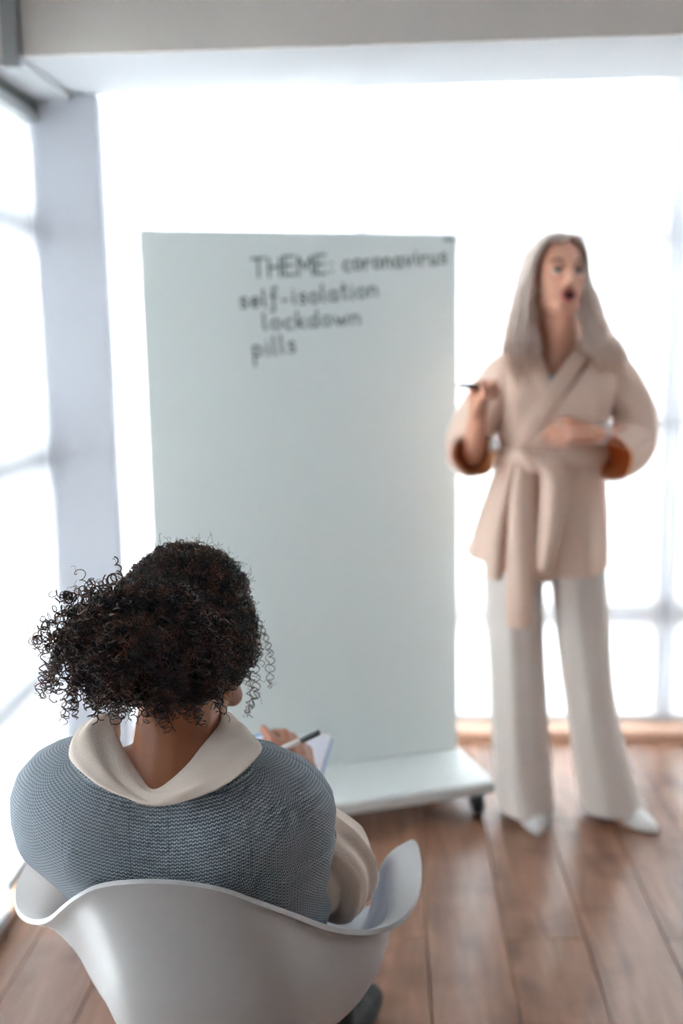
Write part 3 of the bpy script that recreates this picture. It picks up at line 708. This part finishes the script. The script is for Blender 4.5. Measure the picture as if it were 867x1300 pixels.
for i in range(mJ):
    s = (i/(mJ-1))*vtop
    a = np.stack([np.interp(s, jt, A3[:, k]) for k in range(3)], 1); b = np.stack([np.interp(s, jt, B3[:, k]) for k in range(3)], 1); dd = np.interp(s, jt, jr[:, 3])
    lower = np.clip((.5-s)/.5, 0, 1)
    fo = 1+lower*.05*np.sin(6*ang+1.0+2*s)+lower*.03*np.sin(11*ang+.4)+.015*np.sin(5*ang+9*s)+.012*np.sin(9*ang-14*s)
    bl = np.exp(-((s-.42)/.05)**2)
    fo += .03*np.exp(-((s-.36)/.06)**2)*np.sin(17*ang)+.03*np.exp(-((s-.52)/.08)**2)*np.sin(13*ang+1)
    cs, sn = np.cos(ang), np.sin(ang)
    Vv[i] = (a+b)/2 + (b-a)/2*(np.sign(cs)*np.abs(cs)**.85*(1+.2*(fo-1)))[:, None] + np.stack([0*sn, np.sign(sn)*np.abs(sn)**.85*dd*fo, 0*sn], 1)
hemlift = np.interp(ang, [0, PI*.5, PI, PI*1.25, PI*1.5, PI*1.75, 2*PI], [.02, .01, .055, .035, 0, .005, .02])
for i in range(8): Vv[i, :, 2] += hemlift*(1-i/8)
jk = mk('jacket', Vv.reshape(-1, 3), grid_faces(mJ, nJ), M_jacket, sp); mod(jk, 'SOLIDIFY', thickness=.005, offset=-1)
def strip(name, pts, wid, normal, mat, parent, th=.005, bulge=.0, n=40, cols=7, wave=0):
    """a flat band along pts; wid per point; lies across the given normal"""
    P = catmull(pts, 10); m = len(P); w = np.interp(np.linspace(0, 1, m), np.linspace(0, 1, len(wid)), wid); T = np.gradient(P, axis=0)
    v = []
    for i in range(m):
        sd = nrm(np.cross(T[i], normal))
        for k in np.linspace(-1, 1, cols): v.append(P[i]+sd*w[i]*k/2+np.asarray(normal)*(bulge*(1-k*k)+wave*math.sin(3.2*k+2.5*i/m)))
    o = mk(name, v, grid_faces(m, cols, False), mat, parent); mod(o, 'SOLIDIFY', thickness=th, offset=0); return o
def on_jacket(px, py, off=.004):
    """front of the jacket at a picture height"""
    i = np.interp(py, jr[::-1, 0], np.arange(len(jr))[::-1]); l = np.interp(py, jr[::-1, 0], jr[::-1, 1]); r = np.interp(py, jr[::-1, 0], jr[::-1, 2]); d = np.interp(py, jr[::-1, 0], jr[::-1, 3])
    u = np.clip((px-(l+r)/2)/((r-l)/2), -.97, .97); return W(px, py, SY+.015-d*(1-abs(u)**2.35)**.425-off)
F_ = V3(0, -1, 0)
strip('lapel', [on_jacket(742, 436), on_jacket(735, 452), on_jacket(718, 478), on_jacket(700, 505), on_jacket(678, 540), on_jacket(660, 568)], [.03, .045, .05, .05, .045, .03], F_, M_jacket, sp, .006, .003)
strip('lapel', [on_jacket(676, 440), on_jacket(678, 455), on_jacket(686, 478), on_jacket(697, 498)], [.03, .042, .045, .03], F_, M_jacket, sp, .006, .003)
strip('inner_top', [on_jacket(692, 476, -.012), on_jacket(696, 500, -.012)], [.04, .06], F_, M_top, sp, .003)
# belt round the waist, knot and tails
bp_ = []
for a in np.linspace(0, 2*PI, 48, endpoint=False):
    c = (W(632, 578, SY+.015)+W(767, 576, SY+.015))/2; h = (W(767, 576, SY+.015)-W(632, 578, SY+.015))/2
    cs, sn = math.cos(a), math.sin(a); bp_.append(c+h*np.sign(cs)*abs(cs)**.85*1.02+V3(0, np.sign(sn)*abs(sn)**.85*.130, 0))
bp_ = np.array(bp_); vv = []
for z, o in ((-.026, 0), (-.024, .006), (0, .009), (.024, .006), (.026, 0)):
    c = bp_.mean(0); d = bp_-c; d[:, 2] = 0; d /= np.linalg.norm(d, axis=1)[:, None]; vv.append(bp_+d*o+V3(0, 0, z))
v, f = loft(vv); be = mk('belt', v, f, M_jacket, sp)
kn = Prims(); kc = on_jacket(668, 583, .02); kn.cap(kc+V3(-.022, 0, .012), kc+V3(.03, 0, -.006), .022, .026); kn.cap(kc+V3(-.01, -.012, .014), kc+V3(.012, -.012, -.02), .017, .017)
kn.fuse('knot', M_jacket, be, .005, 4)
strip('belt_tail', [on_jacket(664, 590, .02), on_jacket(662, 640, .026), on_jacket(661, 700, .03), W(660, 750, 2.855), W(658, 797, 2.86)], [.035, .066, .074, .074, .066], F_, M_jacket, be, .005, .006, wave=.005)
strip('belt_tail', [on_jacket(680, 586, .02), on_jacket(702, 600, .036), on_jacket(703, 640, .034), on_jacket(695, 690, .026), on_jacket(688, 724, .02)], [.03, .07, .07, .06, .05], F_, M_jacket, be, .005, .012, wave=.008)
strip('belt_tail', [on_jacket(655, 590, .012), on_jacket(643, 630, .018), on_jacket(632, 680, .016), W(626, 735, 2.885)], [.03, .045, .05, .045], F_, M_jacket, be, .005, .006, wave=.006)
# sleeves, hollow; a peach inner tube stands in for backlight in the cuffs
def sleeve(pts, ra, rb, seed, refv, trim=0):
    P = catmull(pts, 7); R1 = np.interp(np.linspace(0, 1, len(P)), np.linspace(0, 1, len(ra)), ra); R2 = np.interp(np.linspace(0, 1, len(P)), np.linspace(0, 1, len(rb)), rb)
    rg = tube_loft(P, R1, R2, 40, refv, fold_fn(seed, .028, 3, 4.5)); v, f = loft(rg, True); o = mk('sleeve', v, f, M_jacket, sp)
    mod(o, 'SOLIDIFY', thickness=.004, offset=-1)
    inn = tube_loft(P, R1-.007, R2-.007, 40, refv, fold_fn(seed, .028, 3, 4.5)); v, f = loft(inn[len(inn)//2:], True); mk('cuff_glow', v, f, M_cuffglow, o)
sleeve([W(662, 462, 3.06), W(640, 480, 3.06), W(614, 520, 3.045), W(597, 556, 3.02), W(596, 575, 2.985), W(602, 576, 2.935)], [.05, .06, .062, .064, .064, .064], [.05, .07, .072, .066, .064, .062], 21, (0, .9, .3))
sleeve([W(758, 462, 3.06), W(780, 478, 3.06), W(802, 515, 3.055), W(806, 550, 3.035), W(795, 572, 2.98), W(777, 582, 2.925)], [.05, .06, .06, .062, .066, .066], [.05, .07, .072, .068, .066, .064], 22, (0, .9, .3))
# jewellery
torus_mesh('watch', W(628, 566, 2.93), V3(.2, -1, .1), .012, .005, M_gold, sp)
torus_mesh('bracelet', wrR*.9+elR*.1, elR-wrR, .028, .004, M_gold, sp)
torus_mesh('ring', (hR[0][0]*.5+hR[0][1]*.5), hR[0][1]-hR[0][0], .0105, .0022, M_gold, sp, 20, 8)
adopt(sp); tag(sp, 'standing person in a belted beige jacket and wide off-white trousers, speaking, marker in raised hand', 'person')
# marker in the raised hand
mkr = empty('marker', tuple(W(603, 491, 2.80)))
m0, m1 = W(578, 489, 2.80), W(627, 492, 2.825); ax = nrm(m1-m0)
v, f = lathe_x(m0, ax, [(0, .002), (.006, .0035), (.012, .0065), (.02, .0075), (.085, .0075), (np.linalg.norm(m1-m0), .007)]); mk('barrel', v, f, M_black, mkr)
v, f = lathe_x(m1, ax, [(-.018, .0082), (-.002, .0082), (0, .006)]); mk('end_cap', v, f, M_black, mkr)
adopt(mkr); tag(mkr, 'dark marker pen held in the raised hand of the standing person', 'marker')

# ------------------------------------------------------------------ the seated person
st = empty('person', (-.285, 1.36, .45))
# -- body
B = Prims()
hf = nrm(V3(math.sin(math.radians(24)), math.cos(math.radians(24)), -.10)); hx = nrm(np.cross(hf, V3(-.06, 0, 1))); hz = np.cross(hx, hf)
SM = np.stack([hx, hf, hz], 1); SC = V3(-.272, 1.325, 1.06)
gs = head_prims(B, SC, SM, False, .98)
B.cap(V3(-.288, 1.225, .875), gs(0, -.03, -.055), .058, .05); B.cap(V3(-.285, 1.27, .88), gs(0, .005, -.07), .05, .045)
SL, SR = V3(-.42, 1.255, .85), V3(-.165, 1.255, .838)
B.cap(V3(-.288, 1.235, .915), SL, .036, .04); B.cap(V3(-.288, 1.235, .915), SR, .036, .04)
B.ell(V3(-.29, 1.238, .855), (.135, .078, .085)); B.ell(V3(-.288, 1.25, .77), (.13, .082, .12)); B.ell(V3(-.27, 1.29, .65), (.115, .085, .10)); B.ell(V3(-.25, 1.35, .555), (.12, .09, .075))
elr, wrr = V3(-.085, 1.36, .685), V3(-.158, 1.615, .742)
B.chain([SR, V3(-.118, 1.30, .77), elr, V3(-.138, 1.47, .69), wrr], [.045, .04, .035, .033, .024])
ell_, wrl = V3(-.46, 1.42, .70), V3(-.38, 1.64, .705)
B.chain([SL, V3(-.44, 1.33, .77), ell_, V3(-.43, 1.52, .70), wrl], [.045, .04, .035, .033, .024])
# legs: right crossed over left
B.chain([V3(-.31, 1.40, .54), V3(-.29, 1.80, .535), V3(-.14, 1.87, .10)], [.07, .05, .035])
B.chain([V3(-.19, 1.40, .55), V3(-.245, 1.86, .645), V3(-.43, 2.07, .30)], [.07, .05, .035])
# writing hand: back of the hand to the right, fingers round the pen
grip = [(.75, .95, .35), (.95, 1.05, .5), (1.1, 1.15, .6), (1.2, 1.2, .6)]
hw = hand(B, wrr, V3(-.14, .55, .18), V3(.62, -.12, .62), -1, grip, (.7, .5), .92, tdir=V3(-.62, .55, .45))
hl_ = hand(B, wrl, V3(.45, .75, .0), V3(-.2, .1, .95), 1, [(.3, .4, .3)]*4, (.4, .3), .92)
B.fuse('body', M_skin2, st, .0036, 4)
for s in (-1, 1):
    e = ellmesh('eye', gs(s*.030, .0735, .002), (.0135, .0115, .0085), SM, M_eyew, st); ellmesh('iris', gs(s*.03, .0815, .002), (.0062, .004, .0062), SM, M_iris, e)
lp = Prims(); lp.chain([gs(-.022, .078, -.064), gs(0, .087, -.061), gs(.022, .078, -.064)], [.003, .006, .003]); lp.chain([gs(-.018, .078, -.069), gs(0, .085, -.072), gs(.018, .078, -.069)], [.003, .0065, .003])
mk('lips', np.vstack(lp.v), lp.f, M_lip, st)
# -- trousers and boots
J = Prims()
J.ell(V3(-.25, 1.35, .55), (.135, .105, .082)); J.ell(V3(-.265, 1.29, .63), (.125, .095, .07))
J.chain([V3(-.31, 1.40, .545), V3(-.29, 1.80, .54), V3(-.155, 1.86, .16)], [.074, .064, .05])
J.chain([V3(-.19, 1.40, .56), V3(-.245, 1.86, .65), V3(-.42, 2.06, .33)], [.074, .064, .05])
jn = J.fuse('jeans', M_jeans, st, .006, 5)
def boot(heel, toe, up, mat=M_boot):
    P = Prims(); d = nrm(toe-heel)
    P.cap(heel, heel+up*.10, .040, .042); P.cap(heel+d*.01, toe, .038, .034); P.cap(heel+up*.03, heel+d*.13+up*.008, .036, .034)
    o = P.fuse('boot', mat, st, .005, 4); s_ = Prims(); s_.cap(heel-up*.028-d*.012, heel-up*.028+d*.03, .030, .03); s_.cap(heel+d*.08-up*.026, toe-up*.022, .03, .03)
    return o
boot(V3(-.125, 1.86, .046), V3(-.072, 2.045, .042), V3(-.1, .0, 1.0))
boot(V3(-.455, 2.11, .26), V3(-.50, 2.27, .19), nrm(V3(.2, -.3, 1)))
# -- shirt sleeves
def fold2(seed, amp):
    r = np.random.default_rng(seed); ph = r.uniform(0, 6.28, 5)
    def fn(t, a):
        w = .25+.75*math.sin(PI*min(1, max(0, t*1.15)))
        return 1+amp*w*(1.1-2.2*np.abs(np.sin(3.5*a+ph[0]+1.1*t+.4*np.sin(4*t)))**.75+.5*np.sin(5*a+ph[2]-2*t)+.35*np.sin(13*a+ph[4]+3*t)+.3*np.sin(2*a+8*t+ph[3]))
    return fn
def shirt_sleeve(pts, rr, seed):
    P = catmull(pts, 14); R1 = np.interp(np.linspace(0, 1, len(P)), np.linspace(0, 1, len(rr)), rr)
    v, f = loft(tube_loft(P, R1, R1, 90, (0, 1, .15), fold2(seed, .105)), True, True); o = mk('shirt_sleeve', v, f, M_shirt, st); mod(o, 'SMOOTH', factor=.5, iterations=1)
shirt_sleeve([V3(-.168, 1.262, .838), V3(-.125, 1.292, .79), V3(-.090, 1.322, .738), V3(-.092, 1.352, .692), V3(-.135, 1.44, .682), V3(-.155, 1.54, .708), V3(-.158, 1.60, .735)], [.04, .05, .056, .054, .046, .040, .034], 4)
shirt_sleeve([V3(-.415, 1.265, .848), V3(-.43, 1.31, .79), V3(-.452, 1.36, .735), V3(-.46, 1.42, .70), V3(-.435, 1.51, .70), V3(-.395, 1.60, .704)], [.04, .05, .052, .052, .048, .038], 6)
# -- knitted vest
zs = np.array([.60, .66, .72, .76, .80, .84, .87, .895, .916, .931, .942])
hw_ = np.array([.13, .14, .157, .178, .203, .208, .205, .194, .175, .150, .110])
yb = np.array([1.205, 1.180, 1.155, 1.142, 1.135, 1.132, 1.134, 1.142, 1.160, 1.180, 1.200])
yf = np.array([1.41, 1.41, 1.40, 1.39, 1.38, 1.37, 1.352, 1.334, 1.312, 1.290, 1.262])
nV, mV = 150, 90; ang = np.linspace(0, 2*PI, nV, endpoint=False)       # 270 degrees is the back
fb_ = np.abs((ang-1.5*PI+PI) % (2*PI)-PI); ff_ = np.abs((ang-.5*PI+PI) % (2*PI)-PI)
ztop = .942-.040*np.clip(1-fb_/1.02, 0, 1)**.95-.11*np.clip(1-ff_/1.0, 0, 1)
fine = np.linspace(.655, .942, 400); c1 = np.linspace(0, 1, 400)
# walk each column by length so that the stitches keep their size
cx0 = -.290; VV = np.zeros((mV, nV, 3))
dl = np.sqrt(np.gradient(np.interp(fine, zs, hw_))**2+np.gradient(fine)**2); arc_ = np.concatenate([[0], np.cumsum(dl[1:])]); arc_ /= arc_[-1]
for j in range(nV):
    a1 = np.interp(ztop[j], fine, arc_); z = np.interp(np.linspace(0, a1, mV), arc_, fine)
    w = np.interp(z, zs, hw_); b0 = np.interp(z, zs, yb); f0 = np.interp(z, zs, yf); cy = (b0+f0)/2; dy = (f0-b0)/2
    cs, sn = math.cos(ang[j]), math.sin(ang[j]); k = .82; cx = cx0+.048*np.clip((.81-z)/.12, 0, 1)
    rip = 1+.010*math.sin(5*ang[j]+1)*np.exp(-((z-.72)/.09)**2)
    x_ = cx+np.sign(cs)*abs(cs)**k*w*rip; y_ = cy+np.sign(sn)*abs(sn)**.78*dy
    # soft drapery over the shoulder blades and along the spine
    bk = max(0., -sn); y_ = y_+bk**2*(.010*np.exp(-((x_-cx)/.05)**2)*np.exp(-((z-.86)/.06)**2)-.005*np.exp(-((np.abs(x_-cx)-.10)/.04)**2)*np.exp(-((z-.87)/.05)**2))
    y_ = y_+bk*.003*np.sin(38*(x_-cx)+18*z)*np.exp(-((z-.80)/.06)**2)
    y_ = y_-bk*.004*np.sin(52*(z-.65*np.abs(x_-cx0)))*np.exp(-((z-.79)/.05)**2)*np.clip(np.abs(x_-cx0)/.1, 0, 1)
    VV[:, j] = np.stack([x_, y_, z], 1)
zz = VV[..., 2]; cx = cx0; VV[..., 2] += .009*np.clip((VV[..., 0]-cx)/.2, -1, 1)*-1*np.clip((zz-.8)/.1, 0, 1)      # left shoulder a little higher
seg = np.linalg.norm(np.diff(VV, axis=0), axis=2); vlen = np.vstack([np.zeros(nV), np.cumsum(seg, 0)]); vlen = vlen-vlen[-1:]
per = np.linalg.norm(np.roll(VV, -1, 1)-VV, axis=2)[mV//2]; ul = np.concatenate([[0], np.cumsum(per)])
# a duplicate seam column keeps the knit unbroken
VV2 = np.concatenate([VV, VV[:, :1]], 1); uvw = np.stack([np.tile(ul, (mV, 1)), np.concatenate([vlen, vlen[:, :1]], 1)], -1)
ub = ul[int(nV*.75)]; M_knit = knit_mat([ub-.022, ub+.022, ub-.105, ub+.115, ub+.215])
ve = mk('knit_vest', VV2.reshape(-1, 3), grid_faces(mV, nV+1, False), M_knit, st, uv=uvw.reshape(-1, 2)); mod(ve, 'SOLIDIFY', thickness=.005, offset=-1)
ve['label'] = 'grey blue knitted vest'
# rolled knit edge round the neck
edge = catmull(VV[-1][::3], 2, True); uvs = []; vv = []; L_ = np.concatenate([[0], np.cumsum(np.linalg.norm(np.diff(edge, axis=0), axis=1))])
T_ = np.roll(edge, -1, 0)-np.roll(edge, 1, 0)
for i in range(len(edge)):
    t_ = nrm(T_[i]); o_ = nrm(np.cross(t_, V3(0, 0, 1))); u_ = np.cross(o_, t_)
    for k, b in enumerate(np.linspace(0, 2*PI, 9)): vv.append(edge[i]+.0042*(math.cos(b)*o_+math.sin(b)*u_)); uvs.append((L_[i], .0044*4*b/6.28))
mk('neck_band', vv, [(i*9+k, ((i+1) % len(edge))*9+k, ((i+1) % len(edge))*9+k+1, i*9+k+1) for i in range(len(edge)) for k in range(8)], M_knit, ve, uv=uvs)
# -- shirt collar
inner = [W(150, 904, 1.275), W(146, 922, 1.25), W(156, 950, 1.218), W(174, 980, 1.188), W(196, 1003, 1.162), W(233, 976, 1.182), W(258, 946, 1.212), W(278, 921, 1.25), W(282, 905, 1.29)]
mid = [W(112, 915, 1.25), W(104, 936, 1.217), W(130, 970, 1.178), W(163, 1000, 1.15), W(197, 1012, 1.135), W(245, 996, 1.142), W(285, 965, 1.178), W(303, 933, 1.222), W(300, 912, 1.285)]
outer = [W(96, 942, 1.242), W(89, 964, 1.194), W(118, 992, 1.147), W(158, 1012, 1.133), W(194, 1023, 1.128), W(240, 1016, 1.128), W(292, 993, 1.142), W(332, 954, 1.186), W(322, 938, 1.235)]
ci, cm, co = catmull(inner, 8), catmull(mid, 8), catmull(outer, 8); cols = 15; v = []
for i in range(len(ci)):
    a, b, c = ci[i], cm[i], co[i]; ctl = 2*b-.5*(a+c)
    for t in np.linspace(0, 1, cols):
        p = (1-t)**2*a+2*t*(1-t)*ctl+t*t*c; k = i/(len(ci)-1)
        v.append(p+V3(0, -.002*math.sin(9*t+14*k)*math.sin(PI*t), .0022*math.sin(11*t-20*k)*math.sin(PI*t)))
co_ = mk('shirt_collar', v, grid_faces(len(ci), cols, False), M_shirt, st); mod(co_, 'SOLIDIFY', thickness=.0035, offset=0); mod(co_, 'SUBSURF', levels=1, render_levels=1)
# inner stand of the collar, hugging the neck
stand = []
for i in range(len(ci)):
    p = ci[i]; c = V3(-.285, 1.255, p[2]); d = p-c; d[2] = 0
    for k, (dz, sc2) in enumerate(((0, 1.0), (-.012, .985), (-.028, .99), (-.045, 1.02))): stand.append(c+d*sc2+V3(0, 0, dz))
so = mk('collar_stand', stand, grid_faces(len(ci), 4, False), M_shirt, st); mod(so, 'SOLIDIFY', thickness=.002, offset=0)
torus_mesh('ring', hw[1][0]*.45+hw[1][1]*.55, hw[1][1]-hw[1][0], .0108, .0026, M_gold, st, 22, 8)
# -- hair
TIE = V3(-.292, 1.232, 1.128)
core = Prims()
core.ell(gs(0, -.018, .027), (.080, .098, .087), SM); core.ell(gs(.056, -.012, -.012), (.030, .055, .055), SM); core.ell(gs(-.056, -.012, -.012), (.030, .055, .055), SM); core.ell(gs(0, -.045, -.02), (.072, .062, .07), SM)
core.ell(V3(-.298, 1.21, 1.085), (.078, .05, .062)); core.ell(V3(-.348, 1.21, 1.07), (.045, .042, .048)); core.ell(V3(-.262, 1.212, 1.065), (.05, .042, .056)); core.ell(V3(-.315, 1.205, 1.045), (.048, .038, .04))
hm = core.fuse('hair_mass', M_haircore, st, .006, 3)
def spread(P, n):
    idx = np.linspace(0, P.shape[1]-1, n); i0 = np.clip(idx.astype(int), 0, P.shape[1]-2); fr = (idx-i0)[None, :, None]
    return P[:, i0]*(1-fr)+P[:, i0+1]*fr
def curls(paths, R, pitch, rad, taper=True, ramp=.15, sides=3):
    """turn guide paths (S,n,3) into corkscrews of radius R and length per turn pitch"""
    S, n, _ = paths.shape; T = np.gradient(paths, axis=1); T /= np.linalg.norm(T, axis=2, keepdims=True)+1e-12
    A = np.cross(T, np.array([.3, .8, .52])); A /= np.linalg.norm(A, axis=2, keepdims=True)+1e-12; Bv = np.cross(A, T)
    ln = np.concatenate([np.zeros((S, 1)), np.cumsum(np.linalg.norm(np.diff(paths, axis=1), axis=2), 1)], 1)
    ph = RNG.uniform(0, 2*PI, (S, 1)); sg = np.where(RNG.uniform(size=(S, 1)) < .5, -1, 1); a = sg*2*PI*ln/pitch[:, None]+ph
    t = np.linspace(0, 1, n)[None]; am = R[:, None]*np.clip(t/ramp, 0, 1)*(1+.25*np.sin(5*t+ph))
    P = paths+am[..., None]*(np.cos(a)[..., None]*A+np.sin(a)[..., None]*Bv)
    rr = rad[:, None]*np.ones((1, n))*(1-.35*t if taper else 1)
    return tubes(P, rr, sides)
VS, QS = [], []; off = 0
def push(vq):
    global off
    VS.append(vq[0]); QS.append(vq[1]+off); off += len(vq[0])
def fan(S, n, hor, out, drop, Lr, wob=.006, root=.03):
    """guides that leave the hair tie, bow towards the viewer and fall; hor = end spread left/right"""
    t = np.linspace(0, 1, n)[None, :, None]
    r0 = TIE+np.clip(RNG.normal(0, 1, (S, 3)), -1.2, 1.2)*V3(root*.8, root*.5, root*.5)
    h = RNG.uniform(hor[0], hor[1], S); o = RNG.uniform(out[0], out[1], S); d = RNG.uniform(drop[0], drop[1], S); L = RNG.uniform(Lr[0], Lr[1], S)
    p1 = r0+np.stack([h*.55, -.04-o*.5, .012-.05*np.abs(h)/.12+RNG.uniform(-.01, .02, S)], 1)
    p2 = r0+np.stack([h*.95, -.03-o, -d*.45], 1); p3 = r0+np.stack([h*1.02, .0-o*.8, -d], 1)
    P = (1-t)**3*r0[:, None]+3*t*(1-t)**2*p1[:, None]+3*t*t*(1-t)*p2[:, None]+t**3*p3[:, None]
    ph = RNG.uniform(0, 6.28, (S, 1, 3)); return P+wob*t*np.sin(t*RNG.uniform(5, 11, (S, 1, 1))+ph)
# the bunch: dense corkscrews hanging in a fan that reaches further to the left
for S, hor, out_, drop in ((330, (-.105, -.02), (0, .035), (.04, .135)), (330, (-.05, .045), (.005, .045), (.05, .140)), (190, (.0, .060), (0, .03), (.06, .145)), (110, (-.128, -.085), (-.02, .02), (.0, .12)), (120, (-.09, .03), (.0, .02), (-.03, .04))):
    G = spread(fan(S, 50, hor, out_, drop, (.1, .2)), 130); push(curls(G, RNG.uniform(.003, .0056, S), RNG.uniform(.010, .017, S), RNG.uniform(.0009, .0016, S)))
# hair drawn back over the skull to the tie, frizzy
S = 2600; nvx = len(hm.data.vertices); cov = np.empty(nvx*3); nov = np.empty(nvx*3); hm.data.vertices.foreach_get('co', cov); hm.data.vertices.foreach_get('normal', nov)
pick = RNG.integers(0, nvx, S); p0 = cov.reshape(-1, 3)[pick]; n0 = nov.reshape(-1, 3)[pick]
keep = ((p0-SC) @ SM[:, 1] < .055) & ~(((p0-SC) @ SM[:, 2] < -.07) & ((p0-SC) @ SM[:, 1] > -.02)); p0, n0 = p0[keep], n0[keep]; S = len(p0)
dr = TIE-p0+RNG.normal(0, .03, (S, 3)); dr -= (dr*n0).sum(1, keepdims=True)*n0; dr /= np.linalg.norm(dr, axis=1)[:, None]+1e-9
L = RNG.uniform(.02, .05, S); t = np.linspace(0, 1, 40)[None, :, None]
G = p0[:, None]+n0[:, None]*(.0005+.006*np.sin(PI*t)*RNG.uniform(.3, 1.2, (S, 1, 1))-.008*t*t)+dr[:, None]*L[:, None, None]*t
push(curls(G, RNG.uniform(.0018, .0042, S), RNG.uniform(.009, .016, S), RNG.uniform(.0006, .0011, S), ramp=.05))
# loose ringlets by the right cheek and at the nape
def ring_(pts, R, pitch, rad, k=1, jit=.003):
    for _ in range(k):
        P = catmull(np.array(pts)+RNG.normal(0, jit, (len(pts), 3)), 30)[None]; push(curls(spread(P, 110), np.array([R*RNG.uniform(.8, 1.2)]), np.array([pitch*RNG.uniform(.9, 1.15)]), np.array([rad]), ramp=.2))
ring_([W(312, 765, 1.34), W(330, 790, 1.36), W(340, 820, 1.37), W(344, 850, 1.375), W(342, 872, 1.375)], .0030, .013, .0009, 2, .002)
ring_([W(302, 800, 1.32), W(312, 825, 1.34), W(318, 850, 1.345), W(322, 880, 1.35), W(316, 905, 1.35)], .0036, .0125, .0010, 4, .004)
ring_([W(308, 780, 1.36), W(322, 810, 1.38), W(326, 835, 1.385)], .004, .012, .0009, 6, .005)
ring_([W(296, 815, 1.30), W(305, 840, 1.31), W(310, 862, 1.315)], .0036, .012, .0010, 4, .004)
ring_([W(272, 860, 1.27), W(276, 880, 1.265), W(272, 898, 1.262)], .0038, .011, .0010, 6, .004)
ring_([W(236, 870, 1.245), W(240, 895, 1.235), W(238, 915, 1.232)], .0036, .011, .0012, 9, .005)
ring_([W(160, 870, 1.24), W(150, 890, 1.232), W(152, 905, 1.23)], .0042, .011, .0010, 5, .005)
ring_([W(95, 860, 1.215), W(90, 885, 1.21), W(88, 912, 1.21)], .0036, .010, .0009, 4, .005)
ring_([W(80, 775, 1.21), W(58, 790, 1.205), W(46, 810, 1.2), W(46, 826, 1.2)], .0044, .013, .0010, 3, .004)
ring_([W(90, 790, 1.21), W(70, 830, 1.205), W(62, 860, 1.2), W(58, 880, 1.2)], .0046, .013, .0011, 6, .006)
DBG = [x.mean(0) for x in VS]
v, q = np.vstack(VS), np.vstack(QS); hr2 = mk_np('curls', v, q, M_hair, st); hr2['kind'] = 'stuff'; hr2['label'] = 'dark brown corkscrew curls gathered in a loose bunch'
# frizz: short fine hairs that stand off the outline
S = 4200; src = v[RNG.integers(0, len(v), S)]; cen = np.where((src[:, 1:2] < 1.27), V3(-.31, 1.22, 1.07), SC+V3(0, 0, .02)); dr = src-cen; dr /= np.linalg.norm(dr, axis=1)[:, None]; dr += RNG.normal(0, .6, (S, 3)); L = RNG.uniform(.004, .013, S)
t = np.linspace(0, 1, 7)[None, :, None]; ph = RNG.uniform(0, 6.28, (S, 1, 3)); P = src[:, None]+dr[:, None]*L[:, None, None]*t+.0028*t*np.sin(8*t+ph)
v2, q2 = tubes(P, np.full((S, 7), .00028), 3); fz = mk_np('frizz', v2, q2, M_hair, st); fz['kind'] = 'stuff'
adopt(st); tag(st, 'seated person with curly dark hair and grey knit vest, seen from behind, writing', 'person')
# -- pen and notebook
pen = empty('pen', tuple(W(380, 942, 1.66)))
p1, p0 = W(405, 930, 1.575), W(343, 957, 1.655); ax = nrm(p0-p1); LL = np.linalg.norm(p0-p1)
v, f = lathe_x(p1, ax, [(.0, .003), (.001, .0048), (.046, .0052), (.047, .0046)]); mk('cap', v, f, M_black, pen)
v, f = lathe_x(p1, ax, [(.047, .0046), (LL-.012, .0046), (LL-.002, .002), (LL, .0008)]); mk('barrel', v, f, M_penw, pen)
adopt(pen); tag(pen, 'slim white pen with a black end in the writing hand of the seated person', 'pen')
nb = empty('notebook', (-.205, 1.735, .69)); nbM = Matrix.Translation((-.205, 1.735, .690)) @ Euler((math.radians(9), math.radians(-4), math.radians(-6))).to_matrix().to_4x4()
for nm, z0, z1, ins, mt in (('cover', 0, .002, 0, M_cover), ('pages', .0021, .012, .003, M_paper), ('open_page', .0122, .0128, .004, M_paper)):
    o = boxm(nm, (-.075+ins, -.105+ins, z0), (.075-ins, .105-ins, z1), mt, nb, bev=.0005); o.data.transform(nbM)
adopt(nb); tag(nb, 'small notebook with pale pages on the lap of the seated person', 'notebook')
